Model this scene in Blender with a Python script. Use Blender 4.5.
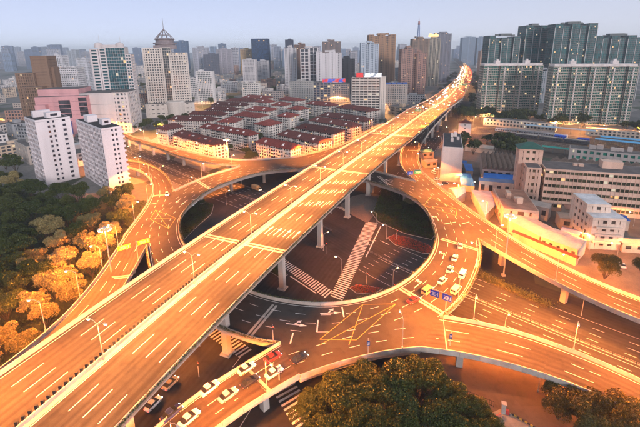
import bpy, bmesh, math, random
import numpy as np
from mathutils import Vector, Matrix
from mathutils.geometry import tessellate_polygon
R = math.radians
for o in list(bpy.data.objects): bpy.data.objects.remove(o)
sc = bpy.context.scene
# ------------------------------------------------------------------ camera, sky, sun, exposure
cam = bpy.data.objects.new('camera', bpy.data.cameras.new('camera'))
sc.collection.objects.link(cam); sc.camera = cam
cam.data.sensor_width = 36; cam.data.lens = 36*390/640
cam.data.shift_y = -(213.5-148)/640
cam.data.clip_start = 1; cam.data.clip_end = 60000
pitch = math.atan((148-50)/390); roll = math.atan(0.013)
cam.matrix_world = Matrix.Translation((0, 0, 84)) @ Matrix.Rotation(math.pi/2-pitch, 4, 'X') @ Matrix.Rotation(-roll, 4, 'Z')

SUN_EL, SUN_AZ = R(14), R(150)          # azimuth clockwise from +Y: low, behind and right of the camera
w = bpy.data.worlds.new('World'); sc.world = w; w.use_nodes = True
nt = w.node_tree; nt.nodes.clear()
sky = nt.nodes.new('ShaderNodeTexSky'); sky.sky_type = 'NISHITA'; sky.sun_disc = False
sky.sun_elevation = SUN_EL; sky.sun_rotation = SUN_AZ
sky.air_density = .5; sky.dust_density = .1; sky.ozone_density = 8
bg = nt.nodes.new('ShaderNodeBackground'); bg.inputs[1].default_value = 0.1
ow = nt.nodes.new('ShaderNodeOutputWorld')
veil = nt.nodes.new('ShaderNodeVectorMath'); veil.operation = 'MULTIPLY_ADD'      # thin overcast veil in front of the clear sky, a little creamier towards the horizon all round
veil.inputs[1].default_value = (.34, .34, .34)
wtc = nt.nodes.new('ShaderNodeTexCoord'); wsx = nt.nodes.new('ShaderNodeSeparateXYZ'); nt.links.new(wtc.outputs['Generated'], wsx.inputs[0])
wcr = nt.nodes.new('ShaderNodeMix'); wcr.data_type = 'RGBA'
wmr = nt.nodes.new('ShaderNodeMapRange'); nt.links.new(wsx.outputs[2], wmr.inputs[0]); wmr.inputs[1].default_value = 0; wmr.inputs[2].default_value = .16; nt.links.new(wmr.outputs[0], wcr.inputs[0])
wcr.inputs[6].default_value = (5.9, 5.3, 4.95, 1); wcr.inputs[7].default_value = (4.0, 4.3, 4.75, 1)
nt.links.new(wcr.outputs[2], veil.inputs[2]); nt.links.new(sky.outputs[0], veil.inputs[0]); nt.links.new(veil.outputs[0], bg.inputs[0]); nt.links.new(bg.outputs[0], ow.inputs[0])
sun = bpy.data.objects.new('sun', bpy.data.lights.new('sun', 'SUN')); sc.collection.objects.link(sun)
sun.data.energy = 2.1; sun.data.angle = R(12); sun.data.color = (1, .84, .80)
sdir = Vector((math.sin(SUN_AZ)*math.cos(SUN_EL), math.cos(SUN_AZ)*math.cos(SUN_EL), math.sin(SUN_EL)))
sun.rotation_euler = sdir.to_track_quat('Z', 'Y').to_euler()
sc.view_settings.view_transform = 'Standard'; sc.view_settings.look = 'None'
sc.view_settings.exposure = 0.4; sc.view_settings.gamma = 1
sc.render.engine = 'CYCLES'
sc.cycles.use_denoising = True; sc.cycles.use_adaptive_sampling = True; sc.cycles.adaptive_threshold = .025
sc.cycles.max_bounces = 5; sc.cycles.diffuse_bounces = 2; sc.cycles.glossy_bounces = 2
sc.cycles.transmission_bounces = 2; sc.cycles.volume_bounces = 0; sc.cycles.transparent_max_bounces = 4
sc.cycles.sample_clamp_indirect = 4; sc.cycles.caustics_reflective = False; sc.cycles.caustics_refractive = False
LAMP = 1.0                               # overall output of the street lamps

# ------------------------------------------------------------------ traced plan of the place, metres
D = {
'main': ((-63.5,29),(-60.3,37.4),(-57.2,45.9),(-54,54.3),(-50.8,62.7),(-47.6,71.1),(-44.4,79.5),(-41.1,87.9),(-37.8,96.2),(-34.4,104.6),(-30.9,112.9),(-27.4,121.2),(-23.9,129.4),(-20.2,137.7),(-16.6,145.9),(-12.9,154.1),(-9.2,162.3),(-5.5,170.5),(-1.7,178.7),(2.1,186.9),(5.9,195),(9.7,203.2),(13.6,211.3),(17.5,219.4),(21.4,227.5),(25.4,235.5),(29.4,243.6),(33.5,251.6),(37.6,259.7),(41.7,267.7),(45.8,275.7),(49.9,283.7),(54,291.7),(58.1,299.7),(62.1,307.8),(66.2,315.8),(70.2,323.8),(74.2,331.9),(78.2,340),(82.1,348.1),(86,356.2),(89.9,364.3),(93.8,372.4),(97.7,380.5),(101.7,388.6),(105.7,396.6),(109.8,404.7),(113.9,412.6),(118.1,420.6),(122.4,428.5),(126.7,436.5),(131,444.4),(135.3,452.3),(139.5,460.2),(143.8,468.1),(148,476.1),(152.2,484.1),(156.3,492.1),(160.3,500.1),(164.2,508.2),(168.1,516.3),(172,524.5),(175.7,532.6),(179.4,540.8),(183.1,549),(186.8,557.3),(190.4,565.5),(194,573.8),(197.6,582),(201.2,590.3),(204.7,598.5),(208.3,606.8),(211.9,615.1),(215.5,623.3),(219,631.6),(222.6,639.8),(226.2,648.1),(229.8,656.4),(233.3,664.6),(236.9,672.9),(240.4,681.1),(244,689.4),(247.5,697.7),(251.1,706),(254.6,714.2),(258.1,722.5),(261.6,730.8),(265.1,739.1),(268.6,747.4),(272.1,755.7),(275.6,764),(279.1,772.3),(282.5,780.6),(286,788.9),(289.4,797.2),(292.9,805.6),(296.3,813.9),(299.7,822.2),(303.1,830.5),(306.5,838.9),(309.9,847.2),(313.3,855.5),(316.6,863.9),(320,872.2),(323.4,880.6),(326.7,889),(330,897.3),(333.3,905.7),(336.6,914.1),(339.9,922.4),(343.2,930.8),(346.4,939.2),(349.7,947.6),(352.9,956),(356.2,964.4),(359.4,972.8),(362.6,981.2),(365.8,989.6),(369,998),(372.2,1006.5),(375.3,1014.9),(378.5,1023.3),(381.7,1031.7),(384.8,1040.2),(388,1048.6),(391.1,1057),(394.2,1065.5),(397.3,1073.9),(400.5,1082.3),(403.6,1090.8),(406.7,1099.2),(409.8,1107.7),(412.9,1116.1),(415.9,1124.6),(419,1133.1),(422.1,1141.5),(425.2,1150),(428.2,1158.5),(431.3,1166.9),(434.3,1175.4),(437.3,1183.9),(440.3,1192.3),(443.4,1200.8),(446.4,1209.3),(449.4,1217.8),(452.4,1226.3),(455.3,1234.8),(458.3,1243.3),(461.3,1251.8),(464.2,1260.3),(467.2,1268.8),(470.1,1277.3),(473.1,1285.8),(476,1294.3),(478.9,1302.8),(481.9,1311.3),(484.8,1319.8),(487.7,1328.3),(490.6,1336.9),(493.5,1345.4),(496.4,1353.9),(499.3,1362.4),(502.1,1371),(505,1379.5),(507.9,1388),(510.7,1396.5),(513.6,1405.1),(516.4,1413.6),(519.3,1422.2),(522.1,1430.7),(524.9,1439.3),(527.7,1447.8),(530.5,1456.4),(533.3,1464.9),(536.1,1473.5),(538.9,1482),(541.7,1490.6),(544.5,1499.1),(547.2,1507.7),(550,1516.3),(552.7,1524.8),(555.5,1533.4),(558.2,1542),(560.9,1550.6),(563.7,1559.1),(566.4,1567.7),(569.1,1576.3),(571.8,1584.9),(574.5,1593.5),(577.1,1602.1),(579.8,1610.7),(582.5,1619.3),(585.2,1627.9),(587.8,1636.5),(590.5,1645.1),(593.1,1653.6),(595.8,1662.2),(598.5,1670.9),(601.1,1679.5),(603.7,1688.1),(606.4,1696.7),(609,1705.3),(611.7,1713.9),(614.3,1722.5),(616.9,1731.1),(619.6,1739.7),(622.2,1748.3),(624.8,1756.9),(627.5,1765.5),(630.1,1774.1),(632.7,1782.7),(635.4,1791.3),(638,1799.9),(640.6,1808.5),(643.2,1817.1),(645.9,1825.8),(648.5,1834.4),(651.1,1843),(653.7,1851.6),(656.3,1860.2),(658.9,1868.8),(661.6,1877.4),(664.2,1886),(666.8,1894.7),(669.4,1903.3),(672,1911.9),(674.6,1920.5),(677.2,1929.1),(679.8,1937.7),(682.4,1946.3),(685,1955),(687.6,1963.6),(690.2,1972.2),(692.7,1980.8),(695.3,1989.4),(697.9,1998.1),(700.5,2006.7),(703.1,2015.3),(705.7,2023.9),(708.3,2032.5),(710.9,2041.2),(713.4,2049.8),(716,2058.4),(718.6,2067),(721.2,2075.6),(723.8,2084.3),(726.4,2092.9),(728.9,2101.5),(731.5,2110.1),(734.1,2118.8),(736.7,2127.4),(739.3,2136),(741.8,2144.6),(744.4,2153.2),(747,2161.9),(749.6,2170.5),(752.2,2179.1),(754.7,2187.7),(757.3,2196.4),(759.9,2205),(762.5,2213.6),(765.1,2222.2),(767.6,2230.8),(770.2,2239.5),(772.8,2248.1),(775.4,2256.7),(777.9,2265.3),(780.5,2274),(783.1,2282.6),(785.7,2291.2),(788.2,2299.8),(790.8,2308.5),(793.4,2317.1),(795.9,2325.7),(798.5,2334.3),(801.1,2343),(803.6,2351.6),(806.2,2360.2),(808.8,2368.8),(811.3,2377.5),(813.9,2386.1),(816.5,2394.7),(819,2403.3),(821.6,2412),(824.2,2420.6),(826.7,2429.2),(829.3,2437.9),(831.9,2446.5),(834.4,2455.1),(837,2463.7),(839.5,2472.4),(842.1,2481),(844.7,2489.6),(847.2,2498.2),(849.8,2506.9),(852.4,2515.5),(854.9,2524.1),(857.5,2532.7),(860.1,2541.4),(862.6,2550)),
'hole': ((-10,242.1),(-13.2,242.4),(-16.4,242.3),(-19.5,241.9),(-22.6,241.3),(-25.7,240.4),(-28.7,239.4),(-31.6,238.2),(-34.5,236.9),(-37.3,235.4),(-40,233.7),(-42.4,231.7),(-44.7,229.5),(-46.9,227.2),(-48.9,224.7),(-50.9,222.3),(-52.8,219.7),(-54.7,217.2),(-56.4,214.5),(-58.1,211.8),(-59.6,209),(-60.9,206.1),(-62,203.2),(-63,200.1),(-63.7,197),(-64.4,193.9),(-64.9,190.8),(-65.4,187.7),(-65.8,184.5),(-66.1,181.4),(-66.2,178.2),(-66.1,175),(-65.9,171.9),(-65.5,168.7),(-64.9,165.6),(-64.1,162.5),(-63.2,159.5),(-62.2,156.5),(-61.1,153.5),(-59.9,150.6),(-58.5,147.7),(-57.1,144.9),(-55.4,142.1),(-53.7,139.5),(-51.7,137),(-49.7,134.6),(-47.6,132.2),(-45.4,129.9),(-43.2,127.6),(-41,125.3),(-38.7,123.1),(-36.5,120.9),(-34.2,118.7),(-31.9,116.5),(-29.5,114.4),(-27.1,112.4),(-24.5,110.5),(-21.8,108.8),(-19,107.4),(-16.1,106.1),(-13.1,105.1),(-10,104.2),(-6.9,103.5),(-3.8,103),(-0.6,102.8),(2.6,102.8),(5.7,103.1),(8.8,103.7),(11.9,104.6),(14.9,105.7),(17.7,107),(20.5,108.6),(23.2,110.3),(25.7,112.2),(28.1,114.3),(30.4,116.5),(32.5,118.8),(34.6,121.3),(36.5,123.8),(38.4,126.3),(40.1,129),(41.7,131.8),(43.2,134.6),(44.5,137.4),(45.6,140.4),(46.6,143.4),(47.4,146.5),(48,149.6),(48.6,152.7),(49.1,155.9),(49.5,159),(49.9,162.2),(50.2,165.3),(50.5,168.5),(50.5,171.7),(50.5,174.8),(50.3,178),(49.9,181.1),(49.3,184.3),(48.5,187.3),(47.5,190.4),(46.3,193.3),(44.9,196.1),(43.3,198.9),(41.5,201.5),(39.6,204),(37.5,206.4),(35.4,208.8),(33.3,211.1),(31.1,213.5),(29,215.8),(26.8,218.1),(24.5,220.3),(22.2,222.5),(19.7,224.5),(17.3,226.5),(14.8,228.5),(12.3,230.4),(9.7,232.3),(7.1,234.1),(4.4,235.8),(1.7,237.5),(-1.1,239),(-4,240.3),(-6.9,241.4)),
'ring_chains': (((-69,141),(-67.9,138.8),(-66.8,136.5),(-65.7,134.3),(-64.6,132.1),(-63.5,129.8),(-62.3,127.7),(-61.1,125.5),(-59.8,123.4),(-58.4,121.3),(-56.9,119.4),(-55.3,117.5),(-53.6,115.6),(-51.9,113.8),(-50.2,112),(-48.4,110.3),(-46.6,108.6),(-44.8,106.9),(-42.9,105.2),(-41,103.6),(-39.1,102),(-37.2,100.4),(-35.3,98.8),(-33.3,97.3),(-31.3,95.8),(-29.3,94.4),(-27.2,93.1),(-25,91.9),(-22.8,90.8),(-20.5,89.8),(-18.2,88.9),(-15.9,88.1),(-13.6,87.6),(-11.2,87.2)),((-5.4,76.2),(-3.2,77.2),(-0.9,78.2),(1.4,79.1),(3.7,80),(6,80.8),(8.3,81.5),(10.6,82.2),(13,82.8),(15.4,83.4),(17.8,83.8),(20.2,84.2),(22.7,84.5),(25.1,84.7)),((33.8,96.5),(35.7,98.2),(37.6,99.9),(39.4,101.6),(41.2,103.4),(42.9,105.3),(44.6,107.2),(46.1,109.2),(47.6,111.3),(49,113.4),(50.4,115.5),(51.8,117.7),(53.1,119.9),(54.4,122.1),(55.6,124.3),(56.8,126.5),(57.9,128.8),(59,131.1),(59.9,133.5),(60.8,135.8),(61.6,138.3),(62.3,140.7),(63.1,143.1)),((75.5,150.8),(74.9,153.2),(74.3,155.6),(73.7,158),(73.2,160.4),(72.6,162.8),(72.1,165.2),(71.6,167.6),(71.1,170.1),(70.7,172.5),(70.3,174.9),(69.8,177.4),(69.4,179.8),(69.1,182.2),(68.7,184.7),(68.3,187.1),(68,189.6),(67.7,192),(67.4,194.5),(67,196.9),(66.7,199.4),(66.5,201.8),(66.2,204.3),(65.9,206.7),(65.6,209.2),(65.4,211.6),(65.2,214.1),(64.9,216.6),(64.7,219),(64.4,221.5),(64.2,223.9),(64,226.4),(63.7,228.8),(63.5,231.3)),((55.5,214.5),(53.6,216.2),(51.8,217.9),(49.9,219.6),(48,221.3),(46.2,223.1),(44.4,224.8),(42.6,226.6),(40.9,228.5),(39.1,230.3),(37.5,232.2),(35.8,234.1),(34,235.9),(32.2,237.7),(30.3,239.3),(28.3,240.9),(26.4,242.5),(24.4,244.1),(22.5,245.7),(20.6,247.4),(18.8,249.2),(17.1,251),(15.5,252.9),(14,255),(12.6,257.1),(11.5,259.3),(10.5,261.6),(9.8,264),(9.3,266.5),(9,269),(9,271.5),(9,274)),((-19,270.5),(-21.5,270),(-24,269.4),(-26.4,268.9),(-28.9,268.4),(-31.4,267.8),(-33.9,267.4),(-36.4,266.9),(-38.9,266.5),(-41.4,266.2),(-43.9,266),(-46.5,265.7),(-49,265.5),(-51.5,265.4),(-54.1,265.2),(-56.6,265)),((-54.3,253.3),(-54.3,250.9),(-54.7,248.7),(-55.6,246.5),(-57,244.5),(-58.6,242.6),(-60.3,240.7),(-62,238.9),(-63.6,237),(-65.2,235.1),(-66.8,233.1),(-68.2,231),(-69.5,228.9),(-70.8,226.7),(-71.9,224.5),(-73.1,222.3),(-74.2,220),(-75.3,217.7),(-76.3,215.4),(-77.3,213.1),(-78.2,210.8),(-79.2,208.5),(-80.1,206.1),(-81.1,203.8)),((-90.7,197.4),(-90.1,195),(-89.5,192.6),(-88.9,190.2),(-88.4,187.8),(-87.8,185.4),(-87.3,183),(-86.8,180.6),(-86.4,178.1),(-86,175.7),(-85.6,173.3),(-85.3,170.8),(-85,168.4),(-84.6,165.9),(-84.3,163.5),(-84,161),(-83.6,158.6),(-83.3,156.1),(-82.9,153.7),(-82.6,151.2),(-82.2,148.8))),
'ring_outer': ((-69,141),(-67.9,138.8),(-66.8,136.5),(-65.7,134.3),(-64.6,132.1),(-63.5,129.8),(-62.3,127.7),(-61.1,125.5),(-59.8,123.4),(-58.4,121.3),(-56.9,119.4),(-55.3,117.5),(-53.6,115.6),(-51.9,113.8),(-50.2,112),(-48.4,110.3),(-46.6,108.6),(-44.8,106.9),(-42.9,105.2),(-41,103.6),(-39.1,102),(-37.2,100.4),(-35.3,98.8),(-33.3,97.3),(-31.3,95.8),(-29.3,94.4),(-27.2,93.1),(-25,91.9),(-22.8,90.8),(-20.5,89.8),(-18.2,88.9),(-15.9,88.1),(-13.6,87.6),(-11.2,87.2),(-5.4,76.2),(-3.2,77.2),(-0.9,78.2),(1.4,79.1),(3.7,80),(6,80.8),(8.3,81.5),(10.6,82.2),(13,82.8),(15.4,83.4),(17.8,83.8),(20.2,84.2),(22.7,84.5),(25.1,84.7),(33.8,96.5),(35.7,98.2),(37.6,99.9),(39.4,101.6),(41.2,103.4),(42.9,105.3),(44.6,107.2),(46.1,109.2),(47.6,111.3),(49,113.4),(50.4,115.5),(51.8,117.7),(53.1,119.9),(54.4,122.1),(55.6,124.3),(56.8,126.5),(57.9,128.8),(59,131.1),(59.9,133.5),(60.8,135.8),(61.6,138.3),(62.3,140.7),(63.1,143.1),(75.5,150.8),(74.9,153.2),(74.3,155.6),(73.7,158),(73.2,160.4),(72.6,162.8),(72.1,165.2),(71.6,167.6),(71.1,170.1),(70.7,172.5),(70.3,174.9),(69.8,177.4),(69.4,179.8),(69.1,182.2),(68.7,184.7),(68.3,187.1),(68,189.6),(67.7,192),(67.4,194.5),(67,196.9),(66.7,199.4),(66.5,201.8),(66.2,204.3),(65.9,206.7),(65.6,209.2),(65.4,211.6),(65.2,214.1),(64.9,216.6),(64.7,219),(64.4,221.5),(64.2,223.9),(64,226.4),(63.7,228.8),(63.5,231.3),(55.5,214.5),(53.6,216.2),(51.8,217.9),(49.9,219.6),(48,221.3),(46.2,223.1),(44.4,224.8),(42.6,226.6),(40.9,228.5),(39.1,230.3),(37.5,232.2),(35.8,234.1),(34,235.9),(32.2,237.7),(30.3,239.3),(28.3,240.9),(26.4,242.5),(24.4,244.1),(22.5,245.7),(20.6,247.4),(18.8,249.2),(17.1,251),(15.5,252.9),(14,255),(12.6,257.1),(11.5,259.3),(10.5,261.6),(9.8,264),(9.3,266.5),(9,269),(9,271.5),(9,274),(-19,270.5),(-21.5,270),(-24,269.4),(-26.4,268.9),(-28.9,268.4),(-31.4,267.8),(-33.9,267.4),(-36.4,266.9),(-38.9,266.5),(-41.4,266.2),(-43.9,266),(-46.5,265.7),(-49,265.5),(-51.5,265.4),(-54.1,265.2),(-56.6,265),(-54.3,253.3),(-54.3,250.9),(-54.7,248.7),(-55.6,246.5),(-57,244.5),(-58.6,242.6),(-60.3,240.7),(-62,238.9),(-63.6,237),(-65.2,235.1),(-66.8,233.1),(-68.2,231),(-69.5,228.9),(-70.8,226.7),(-71.9,224.5),(-73.1,222.3),(-74.2,220),(-75.3,217.7),(-76.3,215.4),(-77.3,213.1),(-78.2,210.8),(-79.2,208.5),(-80.1,206.1),(-81.1,203.8),(-90.7,197.4),(-90.1,195),(-89.5,192.6),(-88.9,190.2),(-88.4,187.8),(-87.8,185.4),(-87.3,183),(-86.8,180.6),(-86.4,178.1),(-86,175.7),(-85.6,173.3),(-85.3,170.8),(-85,168.4),(-84.6,165.9),(-84.3,163.5),(-84,161),(-83.6,158.6),(-83.3,156.1),(-82.9,153.7),(-82.6,151.2),(-82.2,148.8)),
'limb_LL': (((-82.2,148.8,9),(-81,143.5,9.1),(-79.8,138.1,9.3),(-78.7,132.8,9.5),(-77.5,127.4,9.8),(-76.4,122.1,10.1),(-75.4,116.7,10.5),(-74.3,111.4,11),(-73.4,106,11.6),(-72.4,100.7,12.3),(-71.5,95.4,13.1),(-70.7,90.1,14),(-70,84.8,15.1),(-69.5,79.4,16.1),(-69.3,74.1,17.2),(-69.5,68.8,18),(-70,63.4,18.7),(-70.8,58.1,19.1),(-71.8,52.7,19.4),(-72.9,47.4,19.6),(-74,42,19.8)),((-69,141,9),(-68.2,136.3,9.1),(-67.4,131.5,9.2),(-66.5,126.8,9.3),(-65.7,122.1,9.5),(-64.8,117.4,9.8),(-63.9,112.7,10.1),(-63,108,10.6),(-62.2,103.3,11.1),(-61.7,98.6,11.7),(-61.4,93.9,12.5),(-61.5,89.2,13.3),(-62,84.6,14.1),(-62.9,80,15.1),(-64.1,75.5,16),(-65.4,71,16.9),(-66.7,66.4,17.7),(-68,61.9,18.4),(-69.3,57.3,18.9),(-70.4,52.7,19.4),(-71.5,48,19.8))),
'limb_BL': (((-11.2,87.2,9),(-15.5,83,9.3),(-19.7,78.8,9.7),(-23.7,74.3,10.3),(-27.5,69.7,10.9),(-30.9,64.8,11.5),(-34,59.7,12),(-36.8,54.4,12.6),(-39.5,49,13)),((-5.4,76.2,9),(-8.9,73.4,9.3),(-12.2,70.5,9.7),(-15.5,67.5,10.1),(-18.5,64.3,10.7),(-21.3,60.9,11.3),(-24,57.3,11.8),(-26.5,53.7,12.4),(-29,50,13))),
'limb_BR': (((33.8,96.5,9),(39.4,95.1,8.9),(44.8,93.4,8.8),(50.2,91.3,8.7),(55.3,88.9,8.5),(60.3,86,8.2),(65.2,82.9,7.9),(69.8,79.5,7.5),(74.2,75.8,7.1),(78.3,71.8,6.8),(82.3,67.6,6.5),(86.2,63.3,6.3),(90,59,6)),((25.1,84.7,9),(30.7,83.7,9),(36.2,82.5,8.9),(41.6,80.9,8.7),(46.8,79,8.5),(52,76.7,8.3),(57,74.2,7.9),(61.8,71.2,7.6),(66.3,68,7.3),(70.6,64.4,7),(74.6,60.5,6.7),(78.3,56.3,6.3),(82,52,6))),
'limb_RB': (((75.5,150.8,9),(76.6,145.4,9),(77.9,140.1,9),(79.5,134.9,8.9),(81.5,129.7,8.9),(83.7,124.7,8.8),(86.2,119.8,8.7),(88.9,115,8.6),(92,110.5,8.5),(95.4,106.2,8.4),(99.2,102.2,8.3),(103.2,98.5,8.2),(107.4,94.9,8.1),(111.7,91.4,8.1),(116,88,8)),((63.1,143.1,9),(65.2,137.8,9),(67.4,132.5,9),(69.6,127.2,9),(72,122.1,8.9),(74.5,117,8.8),(77.3,112,8.7),(80.3,107.2,8.6),(83.5,102.5,8.5),(86.9,98,8.4),(90.7,93.8,8.3),(94.8,89.8,8.2),(99.1,86.1,8.1),(103.5,82.5,8.1),(108,79,8))),
'limb_RR': (((55.5,214.5,9),(54.7,219.7,9),(53.9,224.8,9.1),(53.4,230,9.1),(53,235.2,9.2),(53,240.4,9.3),(53.3,245.6,9.4),(53.8,250.8,9.5),(54.6,255.9,9.6),(55.6,261,9.8),(56.7,266.1,10),(58,271.2,10.2),(59.5,276.2,10.4),(61.1,281.1,10.7),(62.9,286,11),(64.7,290.9,11.3),(66.6,295.8,11.6),(68.6,300.6,11.8),(70.7,305.4,12.1),(72.7,310.2,12.3),(74.9,315,12.6),(77.1,319.7,12.9),(79.3,324.4,13.1),(81.6,329.1,13.4),(84,333.8,13.6),(86.4,338.4,13.9),(88.9,342.9,14.2),(91.5,347.5,14.4),(94.1,352,14.7),(96.6,356.6,14.9),(99.2,361.2,15.2),(101.6,365.8,15.4),(104,370.4,15.5),(106.3,375.1,15.7),(108.5,379.8,15.7),(110.7,384.6,15.8),(112.9,389.3,15.9),(115.1,394.1,15.9),(117.4,398.8,16.1),(119.8,403.3,16.3),(122.6,407.6,16.8),(125.7,411.4,17.5),(129.2,414.9,18.4),(133,418,19.6)),((63.5,231.3,9),(64.2,236.1,9.1),(64.8,240.8,9.1),(65.5,245.6,9.2),(66.2,250.3,9.3),(67,255.1,9.4),(67.9,259.8,9.5),(68.9,264.5,9.6),(70,269.1,9.8),(71.3,273.8,9.9),(72.7,278.4,10.1),(74.3,282.9,10.3),(75.9,287.4,10.5),(77.6,291.9,10.7),(79.3,296.4,10.9),(81.1,300.8,11.2),(83,305.3,11.4),(84.9,309.7,11.6),(86.9,314.1,11.9),(88.8,318.4,12.1),(90.8,322.8,12.4),(92.9,327.1,12.6),(94.9,331.5,12.9),(97,335.8,13.2),(99.1,340.1,13.5),(101.3,344.4,13.8),(103.4,348.7,14.1),(105.6,353,14.4),(107.8,357.2,14.7),(110,361.5,15),(112.2,365.8,15.3),(114.4,370,15.6),(116.6,374.3,15.8),(118.7,378.6,16),(120.9,382.9,16.2),(123.1,387.2,16.3),(125.2,391.5,16.4),(127.4,395.8,16.5),(129.6,400,16.6),(131.8,404.3,16.8),(134.1,408.4,17.2),(136.6,412.4,17.8),(139.3,416.3,18.6),(142,420,19.6))),
'limb_N': (((-19,270.5,9),(-14.4,273.3,9.2),(-9.9,276.1,9.5),(-5.3,278.9,9.8),(-0.7,281.6,10.1),(3.9,284.3,10.5),(8.4,287.2,11),(12.7,290.3,11.5),(16.7,293.8,12),(20.4,297.5,12.5),(23.9,301.6,13),(27.1,305.8,13.5),(30.1,310.2,13.9),(33,314.7,14.3),(35.8,319.2,14.8),(38.7,323.7,15.3),(41.7,328,15.8),(45.1,332.1,16.6),(48.8,335.7,17.4),(52.8,339,18.5),(57,342,19.6)),((9,274,9),(11.8,277.5,9.4),(14.6,281,9.8),(17.3,284.5,10.3),(20.1,288,10.8),(22.8,291.5,11.2),(25.4,295.1,11.7),(28,298.7,12.2),(30.5,302.4,12.8),(32.9,306.1,13.3),(35.3,309.9,13.9),(37.7,313.6,14.5),(40,317.4,15.2),(42.4,321.1,15.8),(44.8,324.8,16.5),(47.3,328.5,17.1),(49.9,332.1,17.7),(52.6,335.6,18.2),(55.3,339.1,18.7),(58.2,342.6,19.2),(61,346,19.6))),
'limb_UL': (((-54.3,253.3,9),(-59.4,254.2,9),(-64.4,255.3,9),(-69.4,256.7,9),(-74.2,258.5,9),(-78.9,260.7,9),(-83.5,263.1,9),(-87.9,265.7,9),(-92.2,268.6,9),(-96.4,271.7,9),(-100.4,275,9),(-104.3,278.4,9),(-108.1,281.9,9),(-111.8,285.6,9),(-115.5,289.2,9),(-119.2,292.9,9),(-122.9,296.6,9),(-126.6,300.2,9),(-130.4,303.8,9),(-134.2,307.3,9),(-138.1,310.7,9),(-142,314.1,9),(-146,317.5,9),(-149.9,320.9,9),(-153.8,324.3,9),(-157.7,327.8,9),(-161.5,331.4,9),(-165.2,335,9),(-168.8,338.8,9),(-172.3,342.6,9),(-175.8,346.5,9),(-179.2,350.4,9),(-182.5,354.4,9),(-185.8,358.4,9),(-189.1,362.5,9),(-192.3,366.5,9),(-195.6,370.6,9),(-198.8,374.7,9),(-202,378.8,9),(-205.2,382.8,9),(-208.5,386.9,9),(-211.7,390.9,9),(-215,395,9)),((-56.6,265,9),(-61.6,266.6,9),(-66.6,268.3,9),(-71.4,270.4,9),(-76.1,272.8,9),(-80.6,275.5,9),(-84.9,278.5,9),(-89.2,281.6,9),(-93.4,284.8,9),(-97.5,288.2,9),(-101.6,291.6,9),(-105.6,295,9),(-109.7,298.4,9),(-113.7,301.8,9),(-117.8,305.1,9),(-122,308.5,9),(-126.1,311.8,9),(-130.2,315,9),(-134.4,318.4,9),(-138.5,321.7,9),(-142.6,325,9),(-146.8,328.3,9),(-150.9,331.7,9),(-154.9,335.1,9),(-159,338.5,9),(-163,341.9,9),(-167,345.4,9),(-170.9,349,9),(-174.7,352.7,9),(-178.5,356.4,9),(-182.2,360.2,9),(-185.8,364,9),(-189.4,367.9,9),(-192.9,371.9,9),(-196.4,375.9,9),(-199.8,379.9,9),(-203.3,383.9,9),(-206.7,387.9,9),(-210.2,391.9,9),(-213.6,396,9),(-217.1,400,9),(-220.5,404,9),(-224,408,9))),
'limb_LO': (((-81.1,203.8,9),(-83.3,208.7,9),(-85.6,213.5,9),(-88,218.4,8.9),(-90.4,223.1,8.9),(-93.1,227.8,8.8),(-95.9,232.4,8.8),(-98.8,236.8,8.7),(-101.9,241.2,8.6),(-105.2,245.4,8.5),(-108.6,249.6,8.4),(-112.2,253.6,8.2),(-115.9,257.4,8.1),(-119.7,261.1,7.9),(-123.8,264.6,7.7),(-128,267.9,7.5),(-132.4,270.9,7.4),(-137,273.5,7.2),(-141.8,275.9,7),(-146.7,278,6.8),(-151.7,279.9,6.6),(-156.8,281.8,6.5),(-161.8,283.5,6.3),(-166.9,285.3,6.2),(-172,287,6)),((-90.7,197.4,9),(-92.2,201.7,9),(-93.8,205.9,9),(-95.5,210.1,8.9),(-97.4,214.2,8.8),(-99.4,218.2,8.7),(-101.5,222.2,8.6),(-103.8,226.1,8.5),(-106.2,229.9,8.3),(-108.8,233.6,8.2),(-111.4,237.3,8.1),(-114.2,240.8,7.9),(-117.1,244.3,7.8),(-120.2,247.5,7.6),(-123.5,250.6,7.4),(-126.9,253.5,7.2),(-130.5,256.2,7.1),(-134.3,258.7,6.9),(-138.2,261,6.8),(-142.1,263.3,6.6),(-146.1,265.4,6.5),(-150,267.6,6.4),(-154,269.7,6.3),(-158,271.8,6.1),(-162,274,6))),
'houses': ((-98.8,312,-42.8,61.7,12.8),(-140.2,360.2,-28,14.3,20),(-82.1,343.3,-37.8,66,10.5),(-50.3,375.4,-37.1,18.5,18.6),(-31.7,286.6,-40.4,37.6,10.5),(-13.1,310.7,-44.5,48.9,14.6),(-0.5,342.7,-39.7,44.6,15.6),(14.3,374.3,-44.7,56,13.5),(27,402.8,-43,59.5,15.5),(45.7,465.5,-48.9,51.5,20),(3.6,508,-38.4,41.2,16.8),(-34.2,420.8,-32,17.4,17.2),(-25.7,472,-40.2,18.2,18),(-49.5,510.6,-24.5,19.8,19.3),(-70,468.6,-27.5,32.6,20),(-75.4,426,-30.7,33.9,17.9),(-91.3,395.1,-12.1,18.5,20),(-75.2,543.1,-33.2,22.7,17.7),(-39.9,562.2,-43.9,36.8,18.9),(-94.2,593,-25.9,43.9,18.8),(-132.7,405.5,-13.1,49.3,16.2),(-125.9,437.5,-12.2,41.9,10.5),(-118.7,474,-14.3,39.4,14.8),(-117.4,515,-13.3,47.6,14.3),(-109.7,555.4,-14,45.6,16.6)),
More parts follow.
